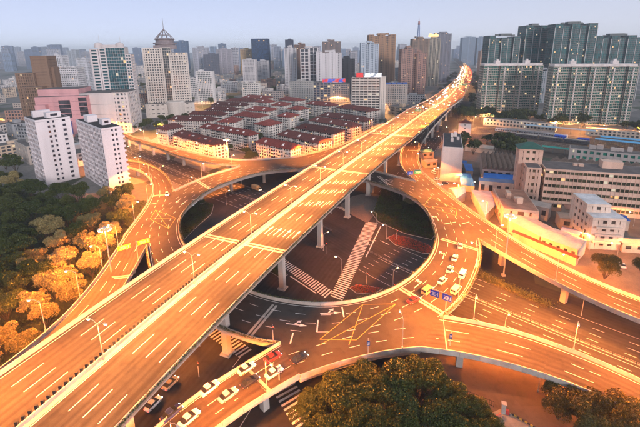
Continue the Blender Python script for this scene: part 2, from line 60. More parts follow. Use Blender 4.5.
'gp': {'cw1':((22.6,180.7),(28.4,179.3),(6.9,117),(2.8,119.8)),'cw2':((-18.6,143.6),(-16,146.7),(4.3,122.7),(1.4,118.7)),'cw3':((8.9,200.4),(15.6,193.4),(22.3,186.7),(13.3,200.3)),'isl1':((30.2,163.3),(33.9,166.2),(40.7,163),(47.7,155.3),(48.3,148.4),(43.3,148.5),(32.6,156.6)),'isl2':((9.9,125),(13,126.8),(17.6,125.8),(22.1,124.1),(18.4,120.7),(12.1,121.7)),'isl3':((26.9,190.4),(40.2,233.4),(54,213.9),(57,186.9),(54.7,168.7),(50.1,160.8),(39.2,167.1),(28.6,180.5)),'islL':((-76.9,203.3),(-72.8,213.6),(-60.2,205.6),(-58,193.1),(-61.4,176.4),(-63.1,163.9),(-69.3,176.6))},
'rects': {'white1':(-182.4,258.7,49,19.8,24,42),'white2':(-143.3,248.4,45.9,11.7,49.5,39.4),'beige':(135.2,196,-17.1,49.1,16,22),'orange':(98,184.5,-14.5,15.3,28.5,9),'white_r':(122.1,159.9,-8.8,12.7,19.6,16),'white_t':(91.5,266,-17.6,12,58.4,22),'factory':(118.8,249.5,-20.3,20.7,39.3,12)},
'far': {'brown':(-313.2,430,33.1,80.7),'pink':(-264.6,395,48.1,47.4),'glass':(-234.5,440,41.3,94.4),'podium':(-227.6,408,50.9,42.5),'stone':(-206.8,520,57.7,99.1),'off_a':(-211.3,640,24.2,41.2),'off_b':(-186.9,640,25.8,52),'bluefin':(-515.5,1500,48.1,122.9),'c195':(-384.2,1300,48.3,98.3),'c207':(-338.6,1250,43.5,76.2),'c218':(-354.6,1500,55.8,92.1),'c220':(-365.6,1520,26.3,110.5),'tan240':(-209.1,1150,31.4,89.4),'blue250':(-160.5,1100,46.1,115),'pale241':(-158.3,900,29.2,64.2),'pale255':(-136.4,950,30.9,60.4),'wsmall':(-111.5,640,27.6,31.9),'grey284':(-56.9,800,23.8,90.5),'brown292':(-40.8,860,23.4,96.9),'dark286':(-73.1,1000,19.8,108.9),'lat300':(-18.3,760,34,87.9),'lat318':(18.9,740,47.9,80.2),'top325':(31.9,1000,47,105.2),'dark337':(54.5,760,28.5,68.6),'bill325':(20.4,650,61,31),'yell313':(-18.1,700,14.2,22.1),'grey290':(-29.4,640,38.9,34),'bill354':(61.8,480,41.3,50.2),'tan369':(113.6,720,48,108.4),'lb362':(87.8,690,30.8,94.5),'low386':(110.8,560,31.3,34.3),'brown402':(145.2,640,25.5,85.3),'brown415':(162.2,640,20.7,78.9),'mastb':(228.9,900,37.8,107),'gold429':(258.9,900,26.7,106.6),'grey437':(310.4,1000,37,120.7),'blue460':(745.7,2000,64.3,136.9),'tan480':(497.1,1200,23.9,74.9),'blue478':(807.5,2000,39.6,136.2),'ra1':(299.4,640,60.1,101.7),'ra2':(344.2,640,36.2,116.3),'rb1':(382.1,600,59,116.3),'rb2':(464.2,620,72.2,99),'rb3':(530.2,620,76.7,102.6),'fa':(236.1,480,68.9,62.3),'fb':(296.2,420,80.6,62.8),'mid543':(345.7,600,22.7,50.3),'wb40':(-466.9,700,38.3,79.8),'wb58':(-380.8,600,30,62.5),'tw72':(-474.8,800,19.9,72.6),'lb66':(-862.4,1400,31.2,94.9)},
'arrows': ((45.9,131.7,'l'),(32,113.3,'l'),(2.6,99.3,'sl'),(-7.1,94.4,'sl'),(53,164.6,'l'),(-64,185,'s'),(-70,187,'s'),(-74,190,'s'),(48,118,'s'),(56,126,'s'),(40,218,'s')),
'yellow': (((-80.9,178.1),(-79.2,167.6),(-66.6,157.1),(-67.5,168.3),(-80.9,178.1),(-66.6,157.1)),((-79.2,167.6),(-67.5,168.3)),((6.9,86.4),(12.4,103.1),(22.4,103.1),(-0.7,86.6)),((12.4,103.1),(-0.7,88.6)),((22.4,103.1),(9,88.2),(-0.7,88.6)),((57.3,190.7),(50.9,179.3),(62.7,166.5),(65,174.6),(57.3,190.7)),((50.9,179.3),(65,174.6))),
'ring_joints': (((-14.3,103.4),(-20.1,89.9)),((25.3,111.3),(35,98.6)),((48.8,144.5),(60,135.1)),((35.2,226.5),(39,210)),((-74,222),(-61.5,206.5)),((-91,197),(-82,200))),
'stops': (((6,102),(6.3,97.5)),((-1.2,96.3),(-1.5,91.4)),((-8,91.2),(-8.5,87.2)),((54,158),(60,160)),((62,158),(66,160)),((-88,185),(-84,187)),((-68,192),(-63,190))),
'cross_axis': ((-300,460),(-169,333),(-100,266),(-63,232),(-20,197),(3,175),(19,151),(34,134),(52,118),(68,103),(86,87),(130,48)),
'st_arrows': ((330,-5,'s'),(330,-8,'sl'),(372,-5,'s'),(372,-8,'s'),(336,4.8,'sl'),(336,8,'s'),(440,-4.8,'s'),(440,-8,'l'),(446,-11.4,'s'),(255,5,'s')),
'zebras': (((22.6,180.7),(28.4,179.3),(6.9,117),(2.8,119.8)),((-18.6,143.6),(-16,146.7),(4.3,122.7),(1.4,118.7)),((-37,103),(-34,107),(-20,95),(-23,92)),((8.5,200.5),(13,200.3),(22.5,187),(16,190)),((-14,83),(-9,86),(-1,74),(-6,70))),
'st_stops': (((29.4,175.9),(18.6,146.7)),((-12,133),(-2,122))),
'paving': ((11,203),(18.6,216),(30,222),(38,214),(28.5,190.3),(23,179),(15.4,190.8))}
rng = random.Random(7); nr = np.random.default_rng(11)
COL = sc.collection
# ------------------------------------------------------------------ helpers
ORD = ['first','second','third','fourth','fifth','sixth','seventh','eighth','ninth','tenth','eleventh','twelfth','thirteenth','fourteenth','fifteenth','sixteenth','seventeenth','eighteenth','nineteenth','twentieth']
def ordn(i):
    if i < 20: return ORD[i]
    t = ['twenty','thirty','forty','fifty','sixty','seventy','eighty','ninety'][(i+1)//10-2]; u = (i+1) % 10
    return (t[:-1]+'ieth') if u == 0 else t+'-'+ORD[u-1]
def tag(o, label=None, cat=None, group=None, kind=None):
    if label: o['label'] = label
    if cat: o['category'] = cat
    if group: o['group'] = group
    if kind: o['kind'] = kind
    return o
def empty(name, loc=(0,0,0), rz=0, **k):
    o = bpy.data.objects.new(name, None); COL.objects.link(o); o.empty_display_size = .5
    o.location = loc; o.rotation_euler = (0,0,rz); return tag(o, **k)
def copy_tree(o, parent=None):
    c = o.copy(); COL.objects.link(c); c.parent = parent
    for ch in o.children: copy_tree(ch, c)
    return c
class MB:
    def __init__(s): s.v=[]; s.f=[]; s.m=[]; s.uv=[]; s.cur=0; s.hasuv=False
    def add(s, vs, fs, uvs=None):
        n=len(s.v); s.v+= [tuple(p) for p in vs]
        for i,f in enumerate(fs):
            s.f.append(tuple(n+k for k in f)); s.m.append(s.cur); s.uv.append(uvs[i] if uvs else None)
        if uvs: s.hasuv=True
    def box(s, cx,cy,z0,z1,wx,wy,rot=0,ox=0,oy=0):
        c,si=math.cos(rot),math.sin(rot); P=[]
        for z in (z0,z1):
            for a,b in((-1,-1),(1,-1),(1,1),(-1,1)):
                x=cx+a*wx/2; y=cy+b*wy/2
                P.append((ox+c*x-si*y, oy+si*x+c*y, z))
        s.add(P,[(3,2,1,0),(4,5,6,7),(0,1,5,4),(1,2,6,5),(2,3,7,6),(3,0,4,7)])
    def prism(s, poly, z0, z1, z1b=None):
        n=len(poly)
        if sum(poly[i][0]*poly[(i+1)%n][1]-poly[(i+1)%n][0]*poly[i][1] for i in range(n))<0: poly=poly[::-1]
        s.add([(x,y,z0) for x,y in poly]+[(x,y,z1) for x,y in poly],
              [tuple(range(n))[::-1],tuple(range(n,2*n))]+[(i,(i+1)%n,n+(i+1)%n,n+i) for i in range(n)])
    def tube(s,p0,p1,r0,r1=None,n=8,caps=True):
        r1=r0 if r1 is None else r1
        p0=Vector(p0);p1=Vector(p1);d=(p1-p0).normalized()
        a=d.orthogonal().normalized(); b=d.cross(a)
        P=[p0+(a*math.cos(t)+b*math.sin(t))*r0 for t in [2*math.pi*k/n for k in range(n)]]
        P+=[p1+(a*math.cos(t)+b*math.sin(t))*r1 for t in [2*math.pi*k/n for k in range(n)]]
        F=[(k,(k+1)%n,n+(k+1)%n,n+k) for k in range(n)]
        if caps: F+=[tuple(range(n))[::-1],tuple(range(n,2*n))]
        s.add(P,F)
    def lathe(s,prof,n=16,cx=0,cy=0):
        P=[];F=[]
        for r,z in prof:
            for k in range(n): P.append((cx+r*math.cos(2*math.pi*k/n),cy+r*math.sin(2*math.pi*k/n),z))
        for i in range(len(prof)-1):
            for k in range(n): F.append((i*n+k,i*n+(k+1)%n,(i+1)*n+(k+1)%n,(i+1)*n+k))
        F.append(tuple(range(n))[::-1]); F.append(tuple(range((len(prof)-1)*n,len(prof)*n)))
        s.add(P,F)
    def strip(s,A,B,uv=True):
        """quads between two 3D polylines, with metre uv (u across, v along)"""
        n=len(A); P=[tuple(p) for p in A]+[tuple(p) for p in B]; F=[];U=[]
        L=0
        for i in range(n-1):
            l=(Vector(A[i+1])-Vector(A[i])).length; wd=(Vector(B[i])-Vector(A[i])).length
            F.append((i,n+i,n+i+1,i+1)); U.append([(0,L),(wd,L),(wd,L+l),(0,L+l)]); L+=l
        s.add(P,F,U if uv else None)
    def mesh(s,name,mats):
        me=bpy.data.meshes.new(name); me.from_pydata(s.v,[],s.f)
        for m in (mats if isinstance(mats,(list,tuple)) else [mats]): me.materials.append(m)
        if any(s.m): me.polygons.foreach_set('material_index',s.m)
        if s.hasuv:
            l=me.uv_layers.new(name='uv').data; k=0
            for f,u in zip(s.f,s.uv):
                for j in range(len(f)):
                    l[k].uv=u[j] if u else (0,0); k+=1
        me.update(); return me
    def build(s,name,mats,parent=None,smooth=False,**k):
        me=s.mesh(name,mats)
        if smooth: me.polygons.foreach_set('use_smooth',[True]*len(me.polygons))
        return obj(name,me,parent,**k)
def obj(name,me,parent=None,**k):
    o=bpy.data.objects.new(name,me); COL.objects.link(o); o.parent=parent; return tag(o,**k)

# ------------------------------------------------------------------ materials
def newmat(name):
    m=bpy.data.materials.new(name); m.use_nodes=True; n=m.node_tree; b=n.nodes['Principled BSDF']; return m,n,b
def N(n,t,**k):
    x=n.nodes.new(t)
    for a,v in k.items(): setattr(x,a,v)
    return x
_mc={}
def surf(rgb,rough=.8,scale=.35,var=.25,metal=0,spec=.3,fine=6.,streak=False,objvar=0,key=None):
    """procedural coloured surface: two octaves of blotchy wear in object space, fine grain, optional vertical streaks"""
    kk=(tuple(round(c,3) for c in rgb),rough,scale,var,metal,fine,streak,objvar)
    if kk in _mc: return _mc[kk]
    m,n,b=newmat('surface'); L=n.links.new
    tc=N(n,'ShaderNodeTexCoord'); mp=N(n,'ShaderNodeMapping'); L(tc.outputs['Object'],mp.inputs[0])
    if streak: mp.inputs['Scale'].default_value=(1,1,.12)
    t1=N(n,'ShaderNodeTexNoise'); t1.inputs['Scale'].default_value=scale; t1.inputs['Detail'].default_value=4; L(mp.outputs[0],t1.inputs[0])
    t2=N(n,'ShaderNodeTexNoise'); t2.inputs['Scale'].default_value=fine; t2.inputs['Detail'].default_value=2; L(tc.outputs['Object'],t2.inputs[0])
    a=N(n,'ShaderNodeMath',operation='MULTIPLY_ADD'); L(t2.outputs[0],a.inputs[0]); a.inputs[1].default_value=.4
    L(t1.outputs[0],a.inputs[2])
    mr=N(n,'ShaderNodeMapRange'); L(a.outputs[0],mr.inputs[0]); mr.inputs[1].default_value=.45; mr.inputs[2].default_value=.95
    mr.inputs[3].default_value=1-var; mr.inputs[4].default_value=1+var*.6
    mx=N(n,'ShaderNodeMix',data_type='RGBA',blend_type='MULTIPLY'); mx.inputs[0].default_value=1; mx.inputs[6].default_value=(*rgb,1); L(mr.outputs[0],mx.inputs[7])
    out=mx.outputs[2]
    if objvar:
        oi=N(n,'ShaderNodeObjectInfo'); h=N(n,'ShaderNodeHueSaturation')
        r2=N(n,'ShaderNodeMapRange'); L(oi.outputs['Random'],r2.inputs[0]); r2.inputs[3].default_value=1-objvar; r2.inputs[4].default_value=1+objvar; L(r2.outputs[0],h.inputs['Value'])
        L(out,h.inputs['Color']); out=h.outputs[0]
    L(out,b.inputs['Base Color']); b.inputs['Roughness'].default_value=rough; b.inputs['Metallic'].default_value=metal; b.inputs['Specular IOR Level'].default_value=spec
    _mc[kk]=m; return m
def emit(rgb,s,base=(.1,.1,.1)):
    k=('e',rgb,s)
    if k in _mc: return _mc[k]
    m,n,b=newmat('glow'); b.inputs['Base Color'].default_value=(*base,1); b.inputs['Emission Color'].default_value=(*rgb,1); b.inputs['Emission Strength'].default_value=s
    _mc[k]=m; return m
def glass(rgb,rough=.12,cell=3.2,var=.6):
    k=('g',rgb,cell)
    if k in _mc: return _mc[k]
    m,n,b=newmat('window_glass'); L=n.links.new
    tc=N(n,'ShaderNodeTexCoord'); v=N(n,'ShaderNodeTexVoronoi',feature='F1',distance='CHEBYCHEV'); v.inputs['Scale'].default_value=1/cell; v.inputs['Randomness'].default_value=.3
    L(tc.outputs['Object'],v.inputs['Vector'])
    sep=N(n,'ShaderNodeSeparateColor'); L(v.outputs['Color'],sep.inputs[0])
    mr=N(n,'ShaderNodeMapRange'); L(sep.outputs[0],mr.inputs[0]); mr.inputs[3].default_value=1-var; mr.inputs[4].default_value=1+var
    mx=N(n,'ShaderNodeMix',data_type='RGBA',blend_type='MULTIPLY'); mx.inputs[0].default_value=1; mx.inputs[6].default_value=(*rgb,1); L(mr.outputs[0],mx.inputs[7])
    L(mx.outputs[2],b.inputs['Base Color']); b.inputs['Roughness'].default_value=rough; b.inputs['Specular IOR Level'].default_value=.6
    _mc[k]=m; return m
def road_mat(rgb,lane=3.6,tracks=.18,name='asphalt',use_uv=True):
    m,n,b=newmat(name); L=n.links.new
    tc=N(n,'ShaderNodeTexCoord'); pos=tc.outputs['Object']
    t1=N(n,'ShaderNodeTexNoise'); t1.inputs['Scale'].default_value=.08; t1.inputs['Detail'].default_value=5; L(pos,t1.inputs[0])
    t2=N(n,'ShaderNodeTexNoise'); t2.inputs['Scale'].default_value=5; t2.inputs['Detail'].default_value=3; L(pos,t2.inputs[0])
    s=N(n,'ShaderNodeMath',operation='MULTIPLY_ADD'); L(t2.outputs[0],s.inputs[0]); s.inputs[1].default_value=.5; L(t1.outputs[0],s.inputs[2])
    mr=N(n,'ShaderNodeMapRange'); L(s.outputs[0],mr.inputs[0]); mr.inputs[1].default_value=.45; mr.inputs[2].default_value=1.05; mr.inputs[3].default_value=.72; mr.inputs[4].default_value=1.28
    val=mr.outputs[0]
    if use_uv:
        # streaks drawn out along the road: tyre polish and oil
        mp=N(n,'ShaderNodeMapping'); L(tc.outputs['UV'],mp.inputs[0]); mp.inputs['Scale'].default_value=(1.3,.012,1)
        t3=N(n,'ShaderNodeTexNoise'); t3.inputs['Scale'].default_value=1; t3.inputs['Detail'].default_value=3; L(mp.outputs[0],t3.inputs[0])
        m3=N(n,'ShaderNodeMapRange'); L(t3.outputs[0],m3.inputs[0]); m3.inputs[1].default_value=.3; m3.inputs[2].default_value=.7; m3.inputs[3].default_value=1-tracks; m3.inputs[4].default_value=1+tracks
        sx=N(n,'ShaderNodeSeparateXYZ'); L(tc.outputs['UV'],sx.inputs[0])
        w1=N(n,'ShaderNodeMath',operation='MULTIPLY'); L(sx.outputs[0],w1.inputs[0]); w1.inputs[1].default_value=2*math.pi*2/lane
        w2=N(n,'ShaderNodeMath',operation='COSINE'); L(w1.outputs[0],w2.inputs[0])
        w3=N(n,'ShaderNodeMath',operation='MULTIPLY_ADD'); L(w2.outputs[0],w3.inputs[0]); w3.inputs[1].default_value=tracks*.8; w3.inputs[2].default_value=1
        p1=N(n,'ShaderNodeMath',operation='MULTIPLY'); L(m3.outputs[0],p1.inputs[0]); L(w3.outputs[0],p1.inputs[1])
        p2=N(n,'ShaderNodeMath',operation='MULTIPLY'); L(p1.outputs[0],p2.inputs[0]); L(val,p2.inputs[1]); val=p2.outputs[0]
    # rectangular repair patches and dark stains
    pm=N(n,'ShaderNodeMapping'); L(tc.outputs['UV'] if use_uv else pos,pm.inputs[0]); pm.inputs['Scale'].default_value=(1/3.6,1/17.,1) if use_uv else (1/7.,1/11.,1)
    pv=N(n,'ShaderNodeTexVoronoi',distance='CHEBYCHEV'); pv.inputs['Scale'].default_value=1; pv.inputs['Randomness'].default_value=.75; L(pm.outputs[0],pv.inputs['Vector'])
    ps=N(n,'ShaderNodeSeparateColor'); L(pv.outputs['Color'],ps.inputs[0]); pr=N(n,'ShaderNodeMapRange'); L(ps.outputs[1],pr.inputs[0]); pr.inputs[1].default_value=.0; pr.inputs[2].default_value=1; pr.inputs[3].default_value=.86; pr.inputs[4].default_value=1.1
    t5=N(n,'ShaderNodeTexNoise'); t5.inputs['Scale'].default_value=.6; t5.inputs['Detail'].default_value=4; L(pos,t5.inputs[0]); r5=N(n,'ShaderNodeMapRange'); L(t5.outputs[0],r5.inputs[0]); r5.inputs[1].default_value=.28; r5.inputs[2].default_value=.5; r5.inputs[3].default_value=.8; r5.inputs[4].default_value=1
    q1=N(n,'ShaderNodeMath',operation='MULTIPLY'); L(pr.outputs[0],q1.inputs[0]); L(r5.outputs[0],q1.inputs[1]); q2=N(n,'ShaderNodeMath',operation='MULTIPLY'); L(q1.outputs[0],q2.inputs[0]); L(val,q2.inputs[1]); val=q2.outputs[0]
    mx=N(n,'ShaderNodeMix',data_type='RGBA',blend_type='MULTIPLY'); mx.inputs[0].default_value=1; mx.inputs[6].default_value=(*rgb,1); L(val,mx.inputs[7])
    L(mx.outputs[2],b.inputs['Base Color']); b.inputs['Roughness'].default_value=.9; b.inputs['Specular IOR Level'].default_value=.12
    bp=N(n,'ShaderNodeBump'); bp.inputs['Strength'].default_value=.25; bp.inputs['Distance'].default_value=.02; L(t2.outputs[0],bp.inputs['Height']); L(bp.outputs[0],b.inputs['Normal'])
    return m
def leaf_mat(name,rgb,rgb2,sat=1):
    m,n,b=newmat(name); L=n.links.new
    g=N(n,'ShaderNodeNewGeometry'); oi=N(n,'ShaderNodeObjectInfo')
    mx=N(n,'ShaderNodeMix',data_type='RGBA'); mx.inputs[6].default_value=(*rgb,1); mx.inputs[7].default_value=(*rgb2,1)
    a=N(n,'ShaderNodeMath',operation='MULTIPLY_ADD'); L(g.outputs['Random Per Island'],a.inputs[0]); a.inputs[1].default_value=.55
    a2=N(n,'ShaderNodeMath',operation='MULTIPLY'); L(oi.outputs['Random'],a2.inputs[0]); a2.inputs[1].default_value=.5; L(a2.outputs[0],a.inputs[2])
    L(a.outputs[0],mx.inputs[0]); L(mx.outputs[2],b.inputs['Base Color']); b.inputs['Roughness'].default_value=.6; b.inputs['Specular IOR Level'].default_value=.25
    return m
ASPH=road_mat((.058,.049,.043)); ASPH_RING=road_mat((.052,.047,.043),use_uv=False); ASPH_ST=road_mat((.044,.042,.042),tracks=.1); ASPH_FLAT=road_mat((.042,.040,.040),use_uv=False)
CONC=surf((.44,.42,.39),.85,.25,.35,streak=True); CONC_D=surf((.26,.25,.235),.9,.2,.4,streak=True); PALE=surf((.42,.39,.35),.75,.4,.3)
PAINT=surf((.72,.71,.68),.6,.8,.25,fine=12); PAINT_Y=surf((.50,.34,.06),.6,.8,.2)
STEEL=surf((.32,.33,.34),.45,.5,.15,metal=.6); DARK=surf((.025,.025,.027),.6,.5,.2); POSTM=surf((.42,.43,.42),.5,.6,.2,metal=.3)
LEAF=leaf_mat('leaves',(.018,.040,.008),(.065,.078,.014)); LEAF_Y=leaf_mat('autumn_lamplit_leaves',(.10,.10,.03),(.30,.25,.11)); LEAF_H=leaf_mat('hedge_leaves',(.03,.06,.015),(.11,.10,.03)); LEAF_R=leaf_mat('red_flowers',(.30,.02,.015),(.42,.06,.03))  # LEAF_Y: autumn yellow, with lamp glow painted into the golden leaf colour
BARK=surf((.07,.055,.04),.9,1.5,.4)

# ------------------------------------------------------------------ lamp light: road-lantern distribution (even light on the ground, cut off near the horizon)
LDOWN=-1.0
def lantern(name,power,color,radius=.25,cut=.30,g0=.36,g1=.52,across=None):
    l=bpy.data.lights.new(name,'POINT'); l.energy=power*LAMP; l.color=color; l.shadow_soft_size=radius
    l.use_nodes=True; n=l.node_tree; L=n.links.new; em=n.nodes['Emission']
    tc=N(n,'ShaderNodeTexCoord'); sx=N(n,'ShaderNodeSeparateXYZ'); L(tc.outputs['Normal'],sx.inputs[0])
    c=N(n,'ShaderNodeMath',operation='MULTIPLY'); L(sx.outputs[2],c.inputs[0]); c.inputs[1].default_value=LDOWN
    mx=N(n,'ShaderNodeMath',operation='MAXIMUM'); L(c.outputs[0],mx.inputs[0]); mx.inputs[1].default_value=cut
    pw=N(n,'ShaderNodeMath',operation='POWER'); L(mx.outputs[0],pw.inputs[0]); pw.inputs[1].default_value=-2.5
    gt_=N(n,'ShaderNodeMapRange'); L(c.outputs[0],gt_.inputs[0]); gt_.inputs[1].default_value=g0; gt_.inputs[2].default_value=g1; gt_.inputs[3].default_value=.006; gt_.inputs[4].default_value=1
    ml=N(n,'ShaderNodeMath',operation='MULTIPLY'); L(pw.outputs[0],ml.inputs[0]); L(gt_.outputs[0],ml.inputs[1]); 
    if across:                       # sharper cut-off across the road than along it
        ax_=N(n,'ShaderNodeMath',operation='ABSOLUTE'); L(sx.outputs[0],ax_.inputs[0]); mc=N(n,'ShaderNodeMath',operation='MAXIMUM'); L(c.outputs[0],mc.inputs[0]); mc.inputs[1].default_value=.05
        dv=N(n,'ShaderNodeMath',operation='DIVIDE'); L(ax_.outputs[0],dv.inputs[0]); L(mc.outputs[0],dv.inputs[1]); r_=N(n,'ShaderNodeMapRange'); L(dv.outputs[0],r_.inputs[0]); r_.inputs[1].default_value=across; r_.inputs[2].default_value=across*1.3; r_.inputs[3].default_value=1; r_.inputs[4].default_value=.02
        m2=N(n,'ShaderNodeMath',operation='MULTIPLY'); L(ml.outputs[0],m2.inputs[0]); L(r_.outputs[0],m2.inputs[1]); ml=m2
    L(ml.outputs[0],em.inputs['Strength'])
    return l
SODIUM=(1,.25,.03)
L_MAIN=lantern('lantern_light',20500,(1,.31,.055),.25,.3,.26,.40,1.55); L_RING=lantern('lantern_light',30000,SODIUM,.25,.34,.33,.5); L_ST=lantern('lantern_light',2300,(1,.2,.03)); L_MAST=lantern('lantern_light',38000,SODIUM,.8,.4,.25,.5); L_YARD=lantern('lantern_light',1700,(1,.33,.07),.4,.3,.1,.3); L_FAR=lantern('lantern_light',11000,(1,.42,.13),.5,.2,.1,.3)
BULB=emit((1,.6,.25),70)

# ------------------------------------------------------------------ ground
def plane(name,x0,x1,y0,y1,z,mat,**k):
    mb=MB(); mb.add([(x0,y0,z),(x1,y0,z),(x1,y1,z),(x0,y1,z)],[(0,1,2,3)]); return mb.build(name,mat,**k)
def ground_mat():
    m,n,b=newmat('city_ground'); L=n.links.new
    tc=N(n,'ShaderNodeTexCoord')
    v=N(n,'ShaderNodeTexVoronoi'); v.inputs['Scale'].default_value=.022; L(tc.outputs['Object'],v.inputs['Vector'])
    t=N(n,'ShaderNodeTexNoise'); t.inputs['Scale'].default_value=.3; t.inputs['Detail'].default_value=6; L(tc.outputs['Object'],t.inputs[0])
    sp=N(n,'ShaderNodeSeparateColor'); L(v.outputs['Color'],sp.inputs[0])
    cr=N(n,'ShaderNodeValToRGB'); e=cr.color_ramp.elements
    e[0].position=0; e[0].color=(.03,.05,.02,1); e[1].position=1; e[1].color=(.22,.21,.19,1)
    for p,c in ((.3,(.05,.06,.035,1)),(.35,(.09,.088,.085,1)),(.7,(.15,.14,.13,1))):
        x=e.new(p); x.color=c
    cr.color_ramp.interpolation='LINEAR'; L(sp.outputs[0],cr.inputs[0])
    mr=N(n,'ShaderNodeMapRange'); L(t.outputs[0],mr.inputs[0]); mr.inputs[3].default_value=.5; mr.inputs[4].default_value=1.4
    mx=N(n,'ShaderNodeMix',data_type='RGBA',blend_type='MULTIPLY'); mx.inputs[0].default_value=1; L(cr.outputs[0],mx.inputs[6]); L(mr.outputs[0],mx.inputs[7]); L(mx.outputs[2],b.inputs['Base Color'])
    b.inputs['Roughness'].default_value=.9
    return m
plane('ground',-30000,30000,-800,40000,0,ground_mat(),kind='structure')

# ------------------------------------------------------------------ polyline tools
def lerp(a,b,t): return a+(b-a)*t
def arclen(P):
    P=np.array(P,float); return np.r_[0,np.cumsum(np.linalg.norm(np.diff(P,axis=0),axis=1))]
def at_s(P,s,t):
    P=np.array(P,float); return np.array([np.interp(t,s,P[:,k]) for k in range(P.shape[1])])
def tang(P,s,t,e=1.5):
    d=at_s(P,s,min(t+e,s[-1]))-at_s(P,s,max(t-e,0)); d=d[:2]/max(1e-9,np.hypot(*d[:2])); return d
def offset(P,o,closed=False):
    """shift a polyline sideways, positive to the right of travel"""
    P=np.array(P,float); n=len(P); out=P.copy()
    for i in range(n):
        a=P[(i-1)%n] if closed or i else P[i]; b=P[(i+1)%n] if closed or i<n-1 else P[i]
        d=(b-a)[:2]; d/=max(1e-9,np.hypot(*d)); oo=o[i] if hasattr(o,'__len__') else o
        out[i,0]+=d[1]*oo; out[i,1]-=d[0]*oo
    return out
def resamp(P,step):
    s=arclen(P); n=max(2,int(round(s[-1]/step))+1); return np.array([at_s(P,s,t) for t in np.linspace(0,s[-1],n)])
def line_mark(mb,P,width,dz=.02,dash=None,gap=0,s0=0,s1=None,step=4):
    s=arclen(P); end=s[-1] if s1 is None else min(s1,s[-1]); t=s0
    while t<end-.3:
        e=min(t+(dash or end-t),end); n=max(1,int((e-t)/step)); A=[];B=[]
        for k in range(n+1):
            u=lerp(t,e,k/n); p=at_s(P,s,u); d=tang(P,s,u)
            A.append((p[0]-d[1]*width/2,p[1]+d[0]*width/2,p[2]+dz)); B.append((p[0]+d[1]*width/2,p[1]-d[0]*width/2,p[2]+dz))
        mb.strip(A,B,False); t=e+gap if dash else end
def cross_bar(mb,p,d,halfl,halfr,width,z,dz=.02):
    d=np.array(d); n=np.array([d[1],-d[0]])
    q=[p-n*halfl-d*width/2,p+n*halfr-d*width/2,p+n*halfr+d*width/2,p-n*halfl+d*width/2]
    mb.add([(x,y,z+dz) for x,y in q],[(0,1,2,3)])
ARROWS={'s':[[(-.16,-3),(.16,-3),(.16,.8),(-.16,.8)],[(-.55,.8),(.55,.8),(0,3)]],
 'l':[[(-.16,-3),(.16,-3),(.16,1.3),(-.16,1.7)],[(-.16,1.7),(.16,1.3),(-1.0,.6),(-1.2,1.0)],[(-.9,1.9),(-1.6,.2),(-2.0,2.2)]],
 'sl':[[(-.16,-3),(.16,-3),(.16,.8),(-.16,.8)],[(-.55,.8),(.55,.8),(0,3)],[(-.16,-.9),(-.16,-.4),(-1.0,.3),(-1.2,-.1)],[(-.9,.7),(-1.5,-.6),(-1.9,.9)]]}
def arrow(mb,x,y,z,ang,kind='s',sc_=1.,dz=.024):
    c,s_=math.cos(ang),math.sin(ang)
    for poly in ARROWS[kind]:
        pts=[(x+sc_*(c*a-s_*b),y+sc_*(s_*a+c*b),z+dz) for a,b in poly]
        mb.add(pts,[tuple(range(len(pts)))])
def parapet(mb,P,side,h=1.0,th=.32,seg=4.8,gap=.06,drop=.55,closed=False):
    """segmented concrete parapet along a deck edge; side=+1 keeps the wall on the right of the line"""
    if closed: P=list(P)+[P[0]]
    s=arclen(P); n=max(1,int(s[-1]/seg)); L=s[-1]/n
    for i in range(n):
        a,b=i*L+gap/2,(i+1)*L-gap/2; k=max(1,int(L/2.6)); ring=[]
        for j in range(k+1):
            u=lerp(a,b,j/k); p=at_s(P,s,u); d=tang(P,s,u); q=np.array([d[1],-d[0]])*side
            pr=[(0,-.02),(.06,.35),(.1,h),(th,h),(th+.03,-drop),(0.02,-drop)]
            ring.append([(p[0]+q[0]*a_,p[1]+q[1]*a_,p[2]+z_) for a_,z_ in pr])
        m=6; V=[v for r_ in ring for v in r_]; F=[]
        for j in range(k):
            for t in range(m): F.append((j*m+t,j*m+(t+1)%m,(j+1)*m+(t+1)%m,(j+1)*m+t))
        F+= [tuple(range(m)),tuple(range(k*m,(k+1)*m))[::-1]]
        mb.add(V,F)
def rail(mb,P,side,off,z0,h,posts=2.4,r=.05,rails=2):
    Q=resamp(offset(P,off*side),posts)
    for i,p in enumerate(Q):
        mb.box(p[0],p[1],p[2]+z0,p[2]+z0+h,.1,.1)
        if i:
            for k in range(rails):
                zz=z0+h*(k+1)/rails-.08; mb.tube((Q[i-1][0],Q[i-1][1],Q[i-1][2]+zz),(p[0],p[1],p[2]+zz),r,n=4,caps=False)
def leaves(pts,size,jit=1.,up=.4):
    """numpy leaf quads round points -> verts, faces"""
    n=len(pts); nrm=nr.normal(size=(n,3)); nrm[:,2]+=up; nrm/=np.linalg.norm(nrm,axis=1)[:,None]
    a=np.cross(nrm,nr.normal(size=(n,3))); a/=np.linalg.norm(a,axis=1)[:,None]; b=np.cross(nrm,a)
    sz=(size*(.6+.8*nr.random(n)))[:,None]; a*=sz; b*=sz*.62
    V=np.stack([pts-a,pts-b*.9,pts+a,pts+b*.9],1).reshape(-1,3); F=np.arange(4*n).reshape(n,4)
    return V,F
def leaf_mesh(name,V,F,mat):
    me=bpy.data.meshes.new(name); me.vertices.add(len(V)); me.vertices.foreach_set('co',V.astype(np.float32).ravel())
    me.loops.add(F.size); me.loops.foreach_set('vertex_index',F.astype(np.int32).ravel())
    me.polygons.add(len(F)); me.polygons.foreach_set('loop_start',np.arange(0,F.size,4,dtype=np.int32)); me.polygons.foreach_set('loop_total',np.full(len(F),4,np.int32))
    me.materials.append(mat); me.update(calc_edges=True); return me
